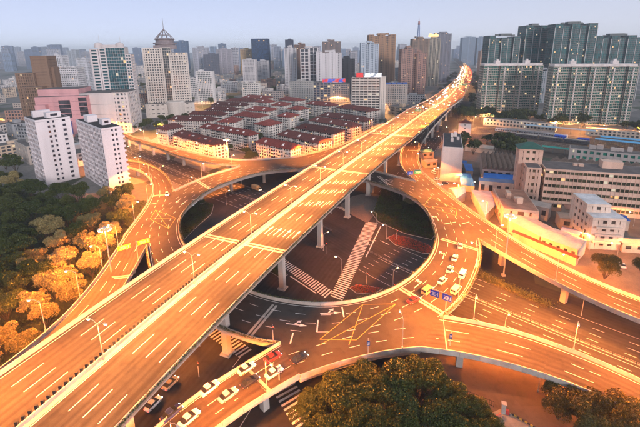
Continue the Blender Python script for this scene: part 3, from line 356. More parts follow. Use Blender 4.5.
def hedge(name,P,parent,mat,w=.6,h=.7,z0=.7,dens=14,size=.2,**k):
    s=arclen(P); n=int(s[-1]*dens); pts=np.zeros((n,3))
    t=nr.random(n)*s[-1]
    hh=.55+.45*np.sin(t*.9)*np.sin(t*.37+1)
    for j in range(3): pts[:,j]=np.interp(t,s,np.array(P)[:,j])
    pts[:,:2]+=nr.normal(size=(n,2))*w*.38; pts[:,2]+=z0+nr.random(n)*h*(.5+.5*hh)
    V,F=leaves(pts,size); return obj(name,leaf_mesh(name,V,F,mat),parent,kind='stuff',**k)
# ------------------------------------------------------------------ elevated roads
def girder(mb,Lp,Rp,slab=.5,depth=1.7,inset=.22):
    """slab edges plus a box girder below, following the deck"""
    Lp=np.array(Lp);Rp=np.array(Rp); n=len(Lp); V=[];F=[]
    for l,r in zip(Lp,Rp):
        d=r-l; a=l+d*inset; b=r-d*inset; a2=l+d*(inset+.06); b2=r-d*(inset+.06)
        V+=[(l[0],l[1],l[2]-.03),(l[0],l[1],l[2]-slab*.6),(a[0],a[1],a[2]-slab),(a2[0],a2[1],a2[2]-depth),(b2[0],b2[1],b2[2]-depth),(b[0],b[1],b[2]-slab),(r[0],r[1],r[2]-slab*.6),(r[0],r[1],r[2]-.03)]
    m=8
    for i in range(n-1):
        for k in range(m-1): F.append((i*m+k,(i+1)*m+k,(i+1)*m+k+1,i*m+k+1))
    F.append(tuple(range(m))); F.append(tuple(range((n-1)*m,n*m))[::-1])
    mb.add(V,F)
def pier(parent,x,y,z,ang,span=0,wd=1.7,capw=7,mat=None):
    """column(s) with a cap beam under a deck at height z; span>0 gives a two-column portal"""
    mb=MB(); dep=1.75
    if span:
        for sgn in(-1,1): mb.box(sgn*span,0,0,z-dep-1.4,1.9,1.9,ang,x,y); mb.box(sgn*span,0,0,.5,3.0,3.0,ang,x,y)
        mb.box(0,0,z-dep-1.4,z-dep+.02,span*2+5.5,2.2,ang,x,y)
    else:
        mb.box(0,0,0,z-dep-1.2,wd,wd,ang,x,y)
        c,s_=math.cos(ang),math.sin(ang); V=[]
        for zz,hw in((z-dep-1.2,wd/2),(z-dep-.45,capw/2),(z-dep+.02,capw/2)):
            for a,b in((-hw,-wd/2-.1),(hw,-wd/2-.1),(hw,wd/2+.1),(-hw,wd/2+.1)): V.append((x+c*a-s_*b,y+s_*a+c*b,zz))
        F=[(3,2,1,0),(8,9,10,11)]
        for q in(0,4): F+=[(q+k,q+(k+1)%4,q+4+(k+1)%4,q+4+k) for k in range(4)]
        mb.add(V,F)
    return mb.build('pier',mat or CONC,parent)
def deck_road(label,Lp,Rp,lanes,piers=26,asph=ASPH,hedges=(),edge_lines=True,dash=6,gap=9,joints=(),portal=0,rails=(),par=(1,1)):
    root=empty('elevated_road',label=label,kind='structure')
    mb=MB(); mb.strip(Lp,Rp); mb.build('road_surface',asph,root)
    mb=MB(); girder(mb,Lp,Rp); mb.build('girder',CONC,root)
    for on,P,sd in((par[0],Lp,-1),(par[1],Rp,1)):
        if on: mb=MB(); parapet(mb,P,sd); mb.build('parapet',PALE,root)
    Lp=np.array(Lp);Rp=np.array(Rp); mk=MB()
    if edge_lines:
        for f in(.06,.94): line_mark(mk,Lp+(Rp-Lp)*f,.16)
    for k in range(1,lanes): line_mark(mk,Lp+(Rp-Lp)*(.06+.88*k/lanes),.16,dash=dash,gap=gap,s0=rng.random()*6)
    mk.build('lane_marking',PAINT,root)
    C_=(Lp+Rp)/2; s=arclen(C_)
    if joints:
        jb=MB()
        for t in joints:
            p=at_s(C_,s,t); d=tang(C_,s,t); hw=np.hypot(*(at_s(Rp,arclen(Rp),t*arclen(Rp)[-1]/s[-1])-at_s(Lp,arclen(Lp),t*arclen(Lp)[-1]/s[-1]))[:2])/2-.4
            for o in(-.55,.55): cross_bar(jb,p[:2]+d*o,d,hw,hw,.75,p[2],.012)
        jb.build('expansion_joint',PALE,root)
    t=8
    while piers and t<s[-1]-4:
        p=at_s(C_,s,t); d=tang(C_,s,t); pier(root,p[0],p[1],p[2],math.atan2(d[1],d[0])-math.pi/2,portal); t+=piers
    for P,sd in hedges:
        pp=offset(Lp if P=='L' else Rp,sd*.55); planter(root,pp)
    for P,sd in rails:
        rb=MB(); rail(rb,Lp if P=='L' else Rp,sd,.2,.95,1.1); rb.build('railing',PALE,root)
    return root
TROUGH=surf((.30,.24,.18),.85,.6,.3)
def planter(root,P,mat=None,seg=1.5):
    mb=MB(); s=arclen(P); n=int(s[-1]/seg)
    for i in range(n):
        p=at_s(P,s,(i+.5)*seg); d=tang(P,s,(i+.5)*seg); mb.box(0,0,p[2]+.25,p[2]+.72,seg-.12,.42,math.atan2(d[1],d[0]),p[0],p[1])
    mb.build('planter_box',TROUGH,root,kind='stuff'); hedge('planter_plants',P,root,mat or LEAF_H,.5,.75,.7,16,.19)

MAIN=np.array([(x,y,20.0) for x,y in D['main']])
ms=arclen(MAIN); my=MAIN[:,1]
hl=np.interp(my,[60,150,260,345,420,560,700,2600],[15.6,16,16.8,17,19,18,15.5,15.5])
hr=np.interp(my,[60,150,260,420,520,650,2600],[16.6,17.2,18,18.5,20,16,15.5])
ML=offset(MAIN,-hl); MR=offset(MAIN,hr)
main=empty('main_viaduct',label='wide eight lane main viaduct running diagonally away to the skyline',kind='structure')
mb=MB(); mb.strip(ML,MR); mb.build('road_surface',ASPH,main)
mb=MB(); girder(mb,ML,MR,.6,2.2,.16); mb.build('girder',CONC,main)
NEAR=my<900
for P,sd in((ML,-1),(MR,1)):
    mb=MB(); parapet(mb,P[my<760],sd,1.05); mb.build('parapet',PALE,main)
    mb=MB(); Q=P[my>740]; A=[(a,b,c+1) for a,b,c in Q]; B=[(a,b,c+1) for a,b,c in offset(Q,sd*.4)]
    mb.strip(Q,A,False); mb.strip(A,B,False); mb.build('parapet',PALE,main)
mk=MB()
nearM=MAIN[my<1100]
for o in(-10.6,-7.0,-3.5,5.2,8.9,12.6): line_mark(mk,offset(nearM,o),.2 if o else .2,dash=6.5,gap=8.5,s0=3)
for P,o in((ML,.75),(MR,-.75)): line_mark(mk,offset(P[my<1100],o),.18)
for o in(-.75,1.75): line_mark(mk,offset(nearM,o),.18)
# slow-down bars ahead of the bend on the near carriageway: groups of short lengthwise strokes and arrows
for t0 in(134,150,164,236,252):
    for o in(3.4,5.9,7.1,9.7,10.9,13.4,14.6):
        line_mark(mk,offset(nearM,o),.3,dash=4.6,gap=99,s0=t0+o*.55,s1=t0+o*.55+5)
for o,t in((3.4,112),(7.0,112),(10.8,112),(14.4,112)):
    p=at_s(offset(nearM,o),arclen(offset(nearM,o)),t); d=tang(MAIN,ms,t); arrow(mk,p[0],p[1],20,math.atan2(d[1],d[0])-math.pi/2,'s',1.1)
mk.build('lane_marking',PAINT,main)
jb=MB()
for t in(100,190,290,390,480):
    p=at_s(MAIN,ms,t); d=tang(MAIN,ms,t); a=float(np.interp(p[1],my,hl)); b=float(np.interp(p[1],my,hr))
    for o in(-.75,.75): cross_bar(jb,p[:2]+d*o,d,a-.5,b-.5,.85,20,.012)
jb.build('expansion_joint',PALE,main)
# median: low concrete wall with a row of dark anti-glare boards on its left, pale gutter strip on its right
mb=MB(); P=MAIN[my<1000]; mb.strip([(a,b,20.03) for a,b,c in offset(P,.15)],[(a,b,20.03) for a,b,c in offset(P,1.5)],False); mb.build('median_strip',PALE,main)
mb=MB(); parapet(mb,offset(P,.02),1,.8,.35,6); mb.build('median_wall',CONC,main)
mb=MB(); mp=offset(MAIN,-.25); s_=arclen(mp); t=0
while t<420:
    p=at_s(mp,s_,t); d=tang(mp,s_,t); mb.box(0,0,20.05,21.35,.34,.55,math.atan2(d[1],d[0])+.5,p[0],p[1]); t+=1.15
mb.build('anti_glare_boards',DARK,main,kind='stuff')
t=6
while t<ms[-1]-40 and at_s(MAIN,ms,t)[1]<1200:
    p=at_s(MAIN,ms,t); d=tang(MAIN,ms,t); pier(main,p[0],p[1],19.5,math.atan2(d[1],d[0])-math.pi/2,10.5); t+=34
planter(main,offset(MR[my<420],.55))

# ---- ring deck
ring=empty('ring_road',label='round elevated ring road passing under the main viaduct',kind='structure')
ZR=9.0
hole=[(x,y) for x,y in D['hole']]; outer=[tuple(p) for p in D['ring_outer']]
def poly_hole(mb,outer,hole,z):
    tri=tessellate_polygon([[Vector((x,y,0)) for x,y in outer],[Vector((x,y,0)) for x,y in hole]])
    P=[(x,y,z) for x,y in outer+hole]; F=[]
    for t in tri:
        a,b,c=[P[i] for i in t]; cr=(b[0]-a[0])*(c[1]-a[1])-(b[1]-a[1])*(c[0]-a[0])
        if abs(cr)>1e-5: F.append(t if cr>0 else t[::-1])
    mb.add(P,F)
mb=MB(); poly_hole(mb,outer,hole,ZR); mb.build('road_surface',ASPH_RING,ring)
mb=MB(); poly_hole(mb,outer,hole,ZR-1.5)
H3=[(x,y,ZR) for x,y in hole]; 
def wall_down(mb,P,z0,z1,closed=False):
    P=list(P)+([P[0]] if closed else []); mb.strip([(p[0],p[1],z0) for p in P],[(p[0],p[1],z1) for p in P],False)
wall_down(mb,hole,ZR-.03,ZR-1.5,True); wall_down(mb,outer,ZR-.03,ZR-1.5,True); mb.build('girder',CONC,ring)
harea=sum(hole[i][0]*hole[(i+1)%len(hole)][1]-hole[(i+1)%len(hole)][0]*hole[i][1] for i in range(len(hole)))
hs_=-1 if harea>0 else 1            # side of the opening seen along the loop
mb=MB(); parapet(mb,H3,hs_,closed=True); mb.build('parapet',PALE,ring)
for ch in D['ring_chains']:
    c3=[(x,y,ZR) for x,y in ch]; mb=MB()
    # outside is to the right when the chain runs anticlockwise about the centre
    q=np.array(ch); m=len(q)//2; d=q[min(m+1,len(q)-1)]-q[m-1]; nrm=np.array([d[1],-d[0]]); cen=np.array((-5.,168.))
    parapet(mb,c3,1 if nrm@(q[m]-cen)>0 else -1); mb.build('parapet',PALE,ring)
mk=MB()
HC=np.array(H3+[H3[0]])
for o in(.7,): line_mark(mk,offset(np.array(H3),-hs_*o,True),.16)
for o in(4.3,7.9,11.4): 
    q=offset(np.array(H3),-hs_*o,True); line_mark(mk,np.vstack([q,q[:1]]),.16,dash=3,gap=4.5)
def edge_off(ci,o,i0=0,i1=None):
    c3=np.array([(x,y,ZR) for x,y in D['ring_chains'][ci]])[i0:i1]; q=c3; m=len(q)//2; d=q[min(m+1,len(q)-1)]-q[m-1]
    sg=1 if np.array([d[1],-d[0]])@(q[m][:2]-np.array((-5.,168.)))>0 else -1
    return offset(c3,-sg*o)
for ci in range(8): line_mark(mk,edge_off(ci,.7),.16)
for ci,o in((1,4.2),(1,7.8),(7,4.2),(7,7.8),(3,4.2),(3,7.6),(6,4.2)): line_mark(mk,edge_off(ci,o),.16,dash=3,gap=4.5)
hq=np.array(hole); fl_=1 if harea>0 else -1
for x,y,k in D['arrows']:
    i=int(np.argmin(np.hypot(hq[:,0]-x,hq[:,1]-y))); d=(hq[(i+2)%len(hq)]-hq[i-2])*fl_
    arrow(mk,x,y,ZR,math.atan2(d[1],d[0])-math.pi/2,k,1.05)
mk.build('lane_marking',PAINT,ring)
jb=MB()
for (x0,y0),(x1,y1) in D['ring_joints']:
    a=np.array((x0,y0));b=np.array((x1,y1)); d=(b-a)/np.linalg.norm(b-a); n_=np.array((d[1],-d[0]))
    for o in(-.6,.6): cross_bar(jb,(a+b)/2+n_*o,n_,np.linalg.norm(b-a)/2,np.linalg.norm(b-a)/2,.75,ZR,.012)
jb.build('expansion_joint',PALE,ring)
yb=MB()
for seg in D['yellow']:
    for i in range(len(seg)-1):
        a=np.array(seg[i]);b=np.array(seg[i+1]); d=(b-a)/np.linalg.norm(b-a); cross_bar(yb,(a+b)/2,d,.09,.09,np.linalg.norm(b-a),ZR,.03)
yb.build('yellow_box_marking',PAINT_Y,ring)
# stop lines
sb=MB()
for (x0,y0),(x1,y1) in D['stops']:
    a=np.array((x0,y0));b=np.array((x1,y1)); d=(b-a)/np.linalg.norm(b-a); cross_bar(sb,(a+b)/2,d,.2,.2,np.linalg.norm(b-a),ZR,.026)
sb.build('stop_line',PAINT,ring)
planter(ring,offset(np.array(H3),hs_*.6,True))
planter(ring,edge_off(2,-.6)); planter(ring,edge_off(0,-.6)); planter(ring,edge_off(6,-.6))
q=offset(np.array(H3),-hs_*6.5,True); q=np.vstack([q,q[:1]]); s=arclen(q); t=5
while t<s[-1]-8:
    p=at_s(q,s,t); d=tang(q,s,t); pier(ring,p[0],p[1],ZR+.3,math.atan2(d[1],d[0])-math.pi/2,0,1.6,8); t+=24
# ---- limbs
LB={k[5:]:(np.array(v[0]),np.array(v[1])) for k,v in D.items() if k.startswith('limb_')}
deck_road('curving ramp at the far left climbing beside the park to the main viaduct',*LB['LL'],3,joints=(28,))
deck_road('ramp full of queueing cars in the bottom left below the main viaduct',*LB['BL'],3,joints=(10,))
deck_road('bright orange curving ramp sweeping to the bottom right corner',*LB['BR'],3,joints=(3,),piers=28)
deck_road('elevated road leaving the ring toward the right edge past the warehouses',*LB['RB'],3,hedges=(),piers=26)
deck_road('ramp curving down from the far main viaduct into the ring on the right',*LB['RR'],3,joints=(60,),piers=30)
deck_road('ramp with railing climbing from the ring to the main viaduct in front of red-roofed houses',*LB['N'],3,rails=(('L',-1),),piers=28)
deck_road('long straight elevated road coming from the upper left past the red-roofed houses',*LB['UL'],2,hedges=(('L',-1),),rails=(),piers=24,joints=(70,))
deck_road('loop road turning in from behind the white slab blocks',*LB['LO'],3,hedges=(('L',-1),),piers=22)

# ------------------------------------------------------------------ streets on the ground
def circle(cx,cy,rx,ry,n=48): return [(cx+rx*math.cos(2*math.pi*k/n),cy+ry*math.sin(2*math.pi*k/n)) for k in range(n)]
mb=MB(); mb.add([(x,y,.004) for x,y in circle(-8,168,95,100)],[tuple(range(48))]); mb.build('paved_junction',ASPH_FLAT,kind='structure')
g3=np.array([(x,y,.008) for x,y in zip(MAIN[:,0],MAIN[:,1])]); g3=g3[my<1200]
street=empty('boulevard',label='dark street running underneath the main viaduct',kind='structure')
mb=MB(); mb.strip(offset(g3,-26),offset(g3,27)); mb.build('road_surface',ASPH_ST,street)
mk=MB()
for ga in(g3[g3[:,1]<112],g3[(g3[:,1]>215)&(g3[:,1]<420)]):
    for o in(-22,-18.4,-14.8,14.8,18.4,22): line_mark(mk,offset(ga,o),.15,dash=4,gap=6)
    for o in(-25.4,26.3): line_mark(mk,offset(ga,o),.15)
mk.build('lane_marking',PAINT,street)
AX=resamp(np.array([(x,y,.012) for x,y in D['cross_axis']]),6)
for _ in range(12): AX[1:-1]=.5*AX[1:-1]+.25*(AX[:-2]+AX[2:])
cross=empty('cross_street',label='wide dark street crossing under the ring from upper left to lower right',kind='structure')
mb=MB(); mb.strip(offset(AX,-13.5),offset(AX,13.5)); mb.build('road_surface',ASPH_ST,cross)
mk=MB()
for aa in(AX[AX[:,0]<-14],AX[AX[:,0]>24]):
    for o in(-9.6,-6.4,-3.4,3.4,6.6,9.8): line_mark(mk,offset(aa,o),.15,dash=3,gap=6,dz=.02)
    for o in(-12.9,12.9,-.7,.7): line_mark(mk,offset(aa,o),.14,dz=.02)
s=arclen(AX)
for t,o,k in D['st_arrows']:
    p=at_s(offset(AX,o),arclen(offset(AX,o)),t); d=tang(AX,s,t); fl=1 if o<0 else -1; arrow(mk,p[0],p[1],.012,math.atan2(d[1]*fl,d[0]*fl)-math.pi/2,k,.9)
mk.build('lane_marking',PAINT,cross)
def zebra(quad,pitch=1.25,bar=.62):
    a,b,c,d=[np.array(p) for p in quad]          # a-b one end, d-c the other
    L=(np.linalg.norm(d-a)+np.linalg.norm(c-b))/2; n=int(L/pitch); mb=MB()
    for i in range(n):
        t0=i/n; t1=t0+bar/L
        p=[a+(d-a)*t0,b+(c-b)*t0,b+(c-b)*t1,a+(d-a)*t1]; mb.add([(x,y,.04) for x,y in p],[(0,1,2,3)])
    mb.build('zebra_crossing',PAINT,cross)
for q in D['zebras']: zebra(q)
mb=MB()
for (x0,y0),(x1,y1) in D['st_stops']:
    a=np.array((x0,y0));b=np.array((x1,y1)); d=(b-a)/np.linalg.norm(b-a); cross_bar(mb,(a+b)/2,d,.25,.25,np.linalg.norm(b-a),.012,.03)
mb.build('stop_line',PAINT,cross)
av=AX[AX[:,0]>44]; mb=MB(); mb.strip([(p[0],p[1],.006) for p in offset(av,-24)],[(p[0],p[1],.006) for p in offset(av,-13)]); mb.build('slip_lane',ASPH_ST,cross)
# median fence of the cross street
fence=empty('median_fence',label='low metal fence along the middle of the cross street',cat='fence')
f1=AX[(AX[:,0]>40)]; f2=AX[(AX[:,0]<8)&(AX[:,0]>-160)]; f3=AX[(AX[:,0]>17)&(AX[:,0]<38)]
for q in(f1,f2,f3):
    mb=MB(); mb2=MB(); Q=resamp(q,2.6)
    for i,p in enumerate(Q):
        mb.box(p[0],p[1],.012,1.15,.14,.14)
        if i:
            for zz in(.35,.7,1.05): mb2.tube((Q[i-1][0],Q[i-1][1],zz),(p[0],p[1],zz),.035,n=4,caps=False)
    mb.build('post',DARK,fence,kind='stuff'); mb2.build('rail',STEEL,fence)
# islands with kerbs
KERB=surf((.42,.38,.33),.85,.8,.3); SOIL=surf((.06,.045,.03),.95,1,.4)
def grow(poly,d):
    c=np.mean(np.array(poly),0); return [tuple(np.array(p)+(np.array(p)-c)/np.linalg.norm(np.array(p)-c)*d) for p in poly]
def inside(poly,x,y):
    r=False; n=len(poly)
    for i in range(n):
        x0,y0=poly[i];x1,y1=poly[(i+1)%n]
        if (y0>y)!=(y1>y) and x<(x1-x0)*(y-y0)/(y1-y0)+x0: r=not r
    return r
def scatter(poly,n,rr=None):
    xs=[p[0] for p in poly];ys=[p[1] for p in poly]; out=[]; k=0; rr=rr or rng
    while len(out)<n and k<n*60:
        x=rr.uniform(min(xs),max(xs));y=rr.uniform(min(ys),max(ys)); k+=1
        if inside(poly,x,y): out.append((x,y))
    return out
def island(name,poly,label,mat,h=.6,dens=14,size=.16,cat='flower bed'):
    t=empty(name,label=label,cat=cat)
    mb=MB(); mb.prism(poly,0,.16); mb.build('kerb',KERB,t)
    mb=MB(); mb.prism(grow(poly,-.35),.16,.24); mb.build('soil',SOIL,t)
    ar=abs(sum(poly[i][0]*poly[(i+1)%len(poly)][1]-poly[(i+1)%len(poly)][0]*poly[i][1] for i in range(len(poly))))/2
    pts=np.array([(x,y,.2+h*rng.random()) for x,y in scatter(grow(poly,-.4),int(ar*dens))])
    V,F=leaves(pts,size); obj('plants',leaf_mesh('plants',V,F,mat),t,kind='stuff'); return t
gp=D['gp']
island('flower_island',list(gp['isl1']),'red flower bed on a kerbed traffic island inside the ring, on the right',LEAF_R)
island('flower_island',list(gp['isl2']),'small red flower bed island beside the zebra crossing near the ring',LEAF_R)
island('planted_island',list(gp['isl3']),'dark green shrub bed under the right side of the ring',LEAF,1.6,12,.3,'shrub bed')
island('planted_island',list(gp['islL']),'dark shrub bed inside the left side of the ring',LEAF,1.2,10,.3,'shrub bed')
island('planted_island',[(-23,139),(-19,142),(-13,134),(-15,131)],'small dark shrub bed beside the left zebra crossing',LEAF,1.3,14,.3,'shrub bed')
mb=MB(); mb.add([(x,y,.02) for x,y in((26,95),(40,99),(62,90),(88,66),(82,50),(52,50),(26,86))],[(0,1,2,3,4,5,6)][::-1]); mb.f=[f[::-1] for f in mb.f]; mb.build('side_street',road_mat((.10,.075,.06),use_uv=False),kind='structure')
mb=MB(); mb.add([(x,y,.03) for x,y in((71,262),(66,225),(78,180),(88,150),(106,116),(150,108),(190,180),(160,240),(112,292),(86,305))],[tuple(range(10))]); mb.build('works_yard',surf((.15,.125,.105),.9,.12,.45,fine=2),kind='structure')
mb=MB(); pv=surf((.15,.13,.115),.85,1.2,.3)
mb.prism(D['paving'],0,.14); mb.build('pavement',pv,kind='structure')
# ------------------------------------------------------------------ buildings
LITS=[emit((1,.55,.2),.9),emit((1,.75,.4),.7),emit((1,.85,.6),.5)]
def block(W,G,Lt,cx,cy,w,d,z0,h,fl=3.0,bw=3.2,bd=None,band=.42,pier=.32,dep=.28,lit=.03,roof=.9,skip=()):
    """one rectangular volume: glass core, floor slabs/spandrels standing proud, piers prouder still, so each window is a recess"""
    bd=bd or bw; nf=max(1,int(round(h/fl))); fl=h/nf; nx=max(1,int(round(w/bw))); ny=max(1,int(round(d/bd))); bw=w/nx; bd=d/ny
    G.box(cx,cy,z0,z0+h-.1,w-2*dep,d-2*dep)
    for k in range(nf): W.box(cx,cy,z0+k*fl,z0+k*fl+fl*band,w-.06,d-.06)
    W.box(cx,cy,z0+h-.15,z0+h+roof,w,d)
    e=.05
    for sx in(-1,1):
        for i in range(nx+1):
            pw=bw*pier*(1.3 if i in(0,nx) else 1); x=cx-w/2+i*bw
            if i==0: x+=pw/2
            if i==nx: x-=pw/2
            W.box(x,cy+sx*(d/2-dep/2+e/2),z0,z0+h-.2,pw,dep+e)
        for i in range(ny+1):
            pw=bd*pier*(1.3 if i in(0,ny) else 1); y=cy-d/2+i*bd
            if i==0: y+=pw/2
            if i==ny: y-=pw/2
            W.box(cx+sx*(w/2-dep/2+e/2),y,z0,z0+h-.2,dep+e,pw)
    if lit:
        for sx in(-1,1):
            for i in range(nx):
                for k in range(nf):
                    if rng.random()<lit:
                        x0=cx-w/2+i*bw+bw*pier*.6; x1=x0+bw*(1-pier*1.1); y=cy+sx*(d/2-dep+.04); za=z0+k*fl+fl*(band+.04); zb=z0+(k+1)*fl-.1
                        Lt.cur=rng.choice((0,0,1,1,2)); q=[(x0,y,za),(x1,y,za),(x1,y,zb),(x0,y,zb)]; Lt.add(q if sx<0 else q[::-1],[(0,1,2,3)])
            for i in range(ny):
                for k in range(nf):
                    if rng.random()<lit:
                        y0=cy-d/2+i*bd+bd*pier*.6; y1=y0+bd*(1-pier*1.1); x=cx+sx*(w/2-dep+.04); za=z0+k*fl+fl*(band+.04); zb=z0+(k+1)*fl-.1
                        Lt.cur=rng.choice((0,0,1,1,2)); q=[(x,y0,za),(x,y1,za),(x,y1,zb),(x,y0,zb)]; Lt.add(q if sx>0 else q[::-1],[(0,1,2,3)])
class Bld:
    def __init__(s,name,x,y,rot,label,cat='building',group=None,wall=(.6,.58,.55),gl=(.05,.07,.08),roofc=(.12,.115,.11),rough=.8,glr=.12,cell=3.2,wvar=.22):
        s.t=empty(name,(x,y,0),R(rot),label=label,cat=cat,group=group); s.W=MB();s.G=MB();s.L=MB();s.Rf=[]
        s.wm=surf(wall,rough,.12,wvar,streak=True,fine=2); s.gm=glass(gl,glr,cell); s.rm=surf(roofc,.9,.3,.35)
    def block(s,*a,**k):
        block(s.W,s.G,s.L,*a,**k); cx,cy,w,d,z0,h=a[:6]; s.flat(cx,cy,z0+h+.2,z0+h+k.get('roof',.9)+.03,w-.7,d-.7); return s
    def flat(s,*a):
        m=MB(); m.box(*a); s.Rf.append(m)
    def clutter(s,cx,cy,w,d,z,n=4):
        for i in range(n):
            a,b,c=rng.uniform(1.5,max(1.8,min(6,w*.28))),rng.uniform(1.5,max(1.8,min(5,d*.35))),rng.uniform(1.,3.4)
            s.W.box(cx+rng.uniform(-.35,.35)*(w-a),cy+rng.uniform(-.35,.35)*(d-b),z,z+c,a,b)
        return s
    def done(s):
        s.W.build('wall',s.wm,s.t)
        if s.G.v: s.G.build('window_glass',s.gm,s.t)
        for m in s.Rf: m.build('roof',s.rm,s.t)
        if s.L.v: s.L.build('lit_windows',LITS,s.t,kind='stuff')
        return s.t
def rect_bld(key): return D['rects'][key]
# ---- two white slab blocks by the park
BAL=surf((.62,.62,.66),.7,.2,.25)
def slab_block(key,label,balc):
    cx,cy,rot,w,d,h=D['rects'][key]
    # local x along the blank gable seen from the camera, local y along the window side
    b=Bld('slab_block',cx,cy,rot,label,wall=(.74,.70,.72),gl=(.035,.035,.05),roofc=(.03,.03,.03),wvar=.2)
    nf=13; fl=h/nf
    G=b.G; G.box(0,0,0,h-.2,w-.3,d-.8)
    for k in range(nf): b.W.box(0,0,k*fl,k*fl+fl*.34,w-.1,d-.1)
    b.W.box(0,0,h-.1,h+1.1,w,d); b.flat(0,0,h+.3,h+1.13,w-.8,d-.8)
    n=int(d/2.5)
    for sx in(-1,1):
        for i in range(n+1): b.W.box(sx*(w/2-.2),-d/2+.2+(d-.4)*i/n,0,h-.2,.46,.38)
    # gables: blank panels with columns of small windows left open
    for sy in(-1,1):
        xs=[-.5,-.16,.0,.10,.2,.36,.5] if w>15 else [-.5,.08,.2,.3,.5]
        edges=[(xs[i],xs[i+1]) for i in range(0,len(xs)-1,2)] if len(xs)%2==0 else None
        cols=((-.14,.035),(.0,.03),(.30,.05)) if w>15 else ((.02,.05),(.2,.05))
        e=sorted([(-.5,None)]+[(c-hw,'s') for c,hw in cols]+[(c+hw,'e') for c,hw in cols]+[(.5,None)])
        vals=[v for v,_ in e]
        for i in range(0,len(vals)-1,2):
            a,c=vals[i]*w,vals[i+1]*w
            b.W.box((a+c)/2,sy*(d/2-.2),0,h-.2,c-a,.46)
        for c,hw in cols:
            for k in range(nf): b.W.box(c*w,sy*(d/2-.22),k*fl+fl*.30,k*fl+fl*.52,hw*2*w,.40)
    if balc:
        for k in range(nf):                       # stacked balconies at the corner by the ring
            b.W.box(w/2+.55,-d/2+1.6,k*fl-.1,k*fl+1.05,1.1,3.4)
    for k in range(nf):
        for i in range(n):
            if rng.random()<.22: b.W.box(-w/2-.35,-d/2+(i+.5)*d/n,k*fl+.1,k*fl+.95,.62,1.1)
    for c,hw in cols:
        for k in range(nf):
            for sy in(-1,1):
                if rng.random()<.45: b.W.box((c+hw+.02)*w,sy*(d/2+.25),k*fl+fl*.35,k*fl+fl*.35+.7,.9,.5)
    b.W.box(-w*.1,d*.18,h+1.1,h+5.2,w*.5,d*.16); b.W.box(w*.1,-d*.22,h+1.1,h+4.6,w*.42,5.5)
    b.G.box(w*.1,-d*.22-2.7,h+2.2,h+3.7,w*.2,.3)
    return b.done()
slab_block('white1','white thirteen-storey slab block with two window columns, left of the pair beside the park',False)
slab_block('white2','white thirteen-storey slab block with stacked corner balconies, right of the pair beside the park',True)

# ---- left district
F=D['far']
def fb(key,name,label,d,rot=0,dy=0,**k):
    x,y,w,h=F[key]; b=Bld(name,x,y+d/2+dy,rot,label,**k); b.w=w;b.h=h;b.d=d; return b
b=fb('brown','office_block','brown stepped office block with close window grid left of the pink mall',26,8,wall=(.22,.145,.10),gl=(.10,.07,.05))
b.block(-b.w*.22,0,b.w*.55,b.d,0,b.h*.78,3.2,2.2,band=.3,pier=.4,lit=.05); b.block(b.w*.22,2,b.w*.5,b.d*.8,0,b.h,3.2,30,band=.9,pier=.1,lit=0); b.block(b.w*.02,-b.d*.5,b.w*.6,9,0,b.h*.6,3.2,2.2,band=.3,pier=.4,lit=.06); b.W.box(b.w*.46,3,b.h*.5,b.h*.86,6,12); b.done()
b=fb('pink','shopping_mall','pink shopping mall with dark window panels and a blue billboard',40,9,wall=(.60,.33,.34),gl=(.05,.05,.06),roofc=(.12,.11,.11))
b.block(0,0,b.w,b.d,0,b.h*.86,4.5,b.w/3,band=.97,pier=.05,lit=0)
b.block(-b.w*.1,4,b.w*.8,b.d*.8,b.h*.86,b.h*.14,4,b.w/3,band=.97,pier=.05,lit=0)
for x,w,z0,z1 in((.06,.22,.42,.80),(.42,.16,.45,.85)):
    b.G.box(x*b.w,-b.d/2-.15,z0*b.h,z1*b.h,w*b.w,.5)
    for k in range(1,4): b.W.box(x*b.w,-b.d/2-.42,z0*b.h+(z1-z0)*b.h*k/4,z0*b.h+(z1-z0)*b.h*k/4+.5,w*b.w,.2)
b.W.box(-b.w*.36,-b.d/2-3,0,b.h*.72,b.w*.2,6); b.G.box(-b.w*.36,-b.d/2-6.1,b.h*.2,b.h*.34,b.w*.18,.3); b.G.box(-b.w*.36,-b.d/2-6.1,b.h*.5,b.h*.58,b.w*.18,.3)
mall=b.done()
def board(name,x,y,z0,z1,wd,rot,label,cols,frame=True,em=.6,cat='billboard'):
    """flat advertising panel on a steel frame; the print is a procedural wash of colours"""
    t=empty(name,(x,y,z0),R(rot),label=label,cat=cat); h=z1-z0
    m,n,bs=newmat('poster'); L=n.links.new; tc=N(n,'ShaderNodeTexCoord'); v=N(n,'ShaderNodeTexVoronoi'); v.inputs['Scale'].default_value=.22; L(tc.outputs['Object'],v.inputs['Vector'])
    sp=N(n,'ShaderNodeSeparateColor'); L(v.outputs['Color'],sp.inputs[0]); cr=N(n,'ShaderNodeValToRGB'); cr.color_ramp.interpolation='CONSTANT'; e=cr.color_ramp.elements
    for i,c in enumerate(cols):
        q=e[i] if i<2 else e.new(i/len(cols)); q.position=i/len(cols); q.color=(*c,1)
    L(sp.outputs[0],cr.inputs[0]); L(cr.outputs[0],bs.inputs['Base Color']); L(cr.outputs[0],bs.inputs['Emission Color']); bs.inputs['Emission Strength'].default_value=em
    mb=MB(); mb.box(0,0,.3,h,wd,.25); mb.build('panel',m,t)
    mb=MB()
    for k in range(max(2,int(wd/6))+1): mb.box(-wd/2+wd*k/max(2,int(wd/6)),.6,-.6,h-.1,.25,.25)
    mb.box(0,.4,.0,.28,wd+.3,.5); mb.box(0,.4,h+.02,h+.3,wd+.3,.5); mb.build('frame',STEEL,t); return t
x,y,w,h=F['pink']; board('billboard',x+w*.12,y-4.2,h*.08,h*.36,13,9,'blue lit billboard on the front of the pink mall',[(.03,.05,.25),(.05,.12,.45),(.3,.2,.4),(.02,.03,.18)])
b=fb('podium','podium_block','long white podium with a window grid at its right end below the glass tower',34,6,wall=(.62,.58,.56))
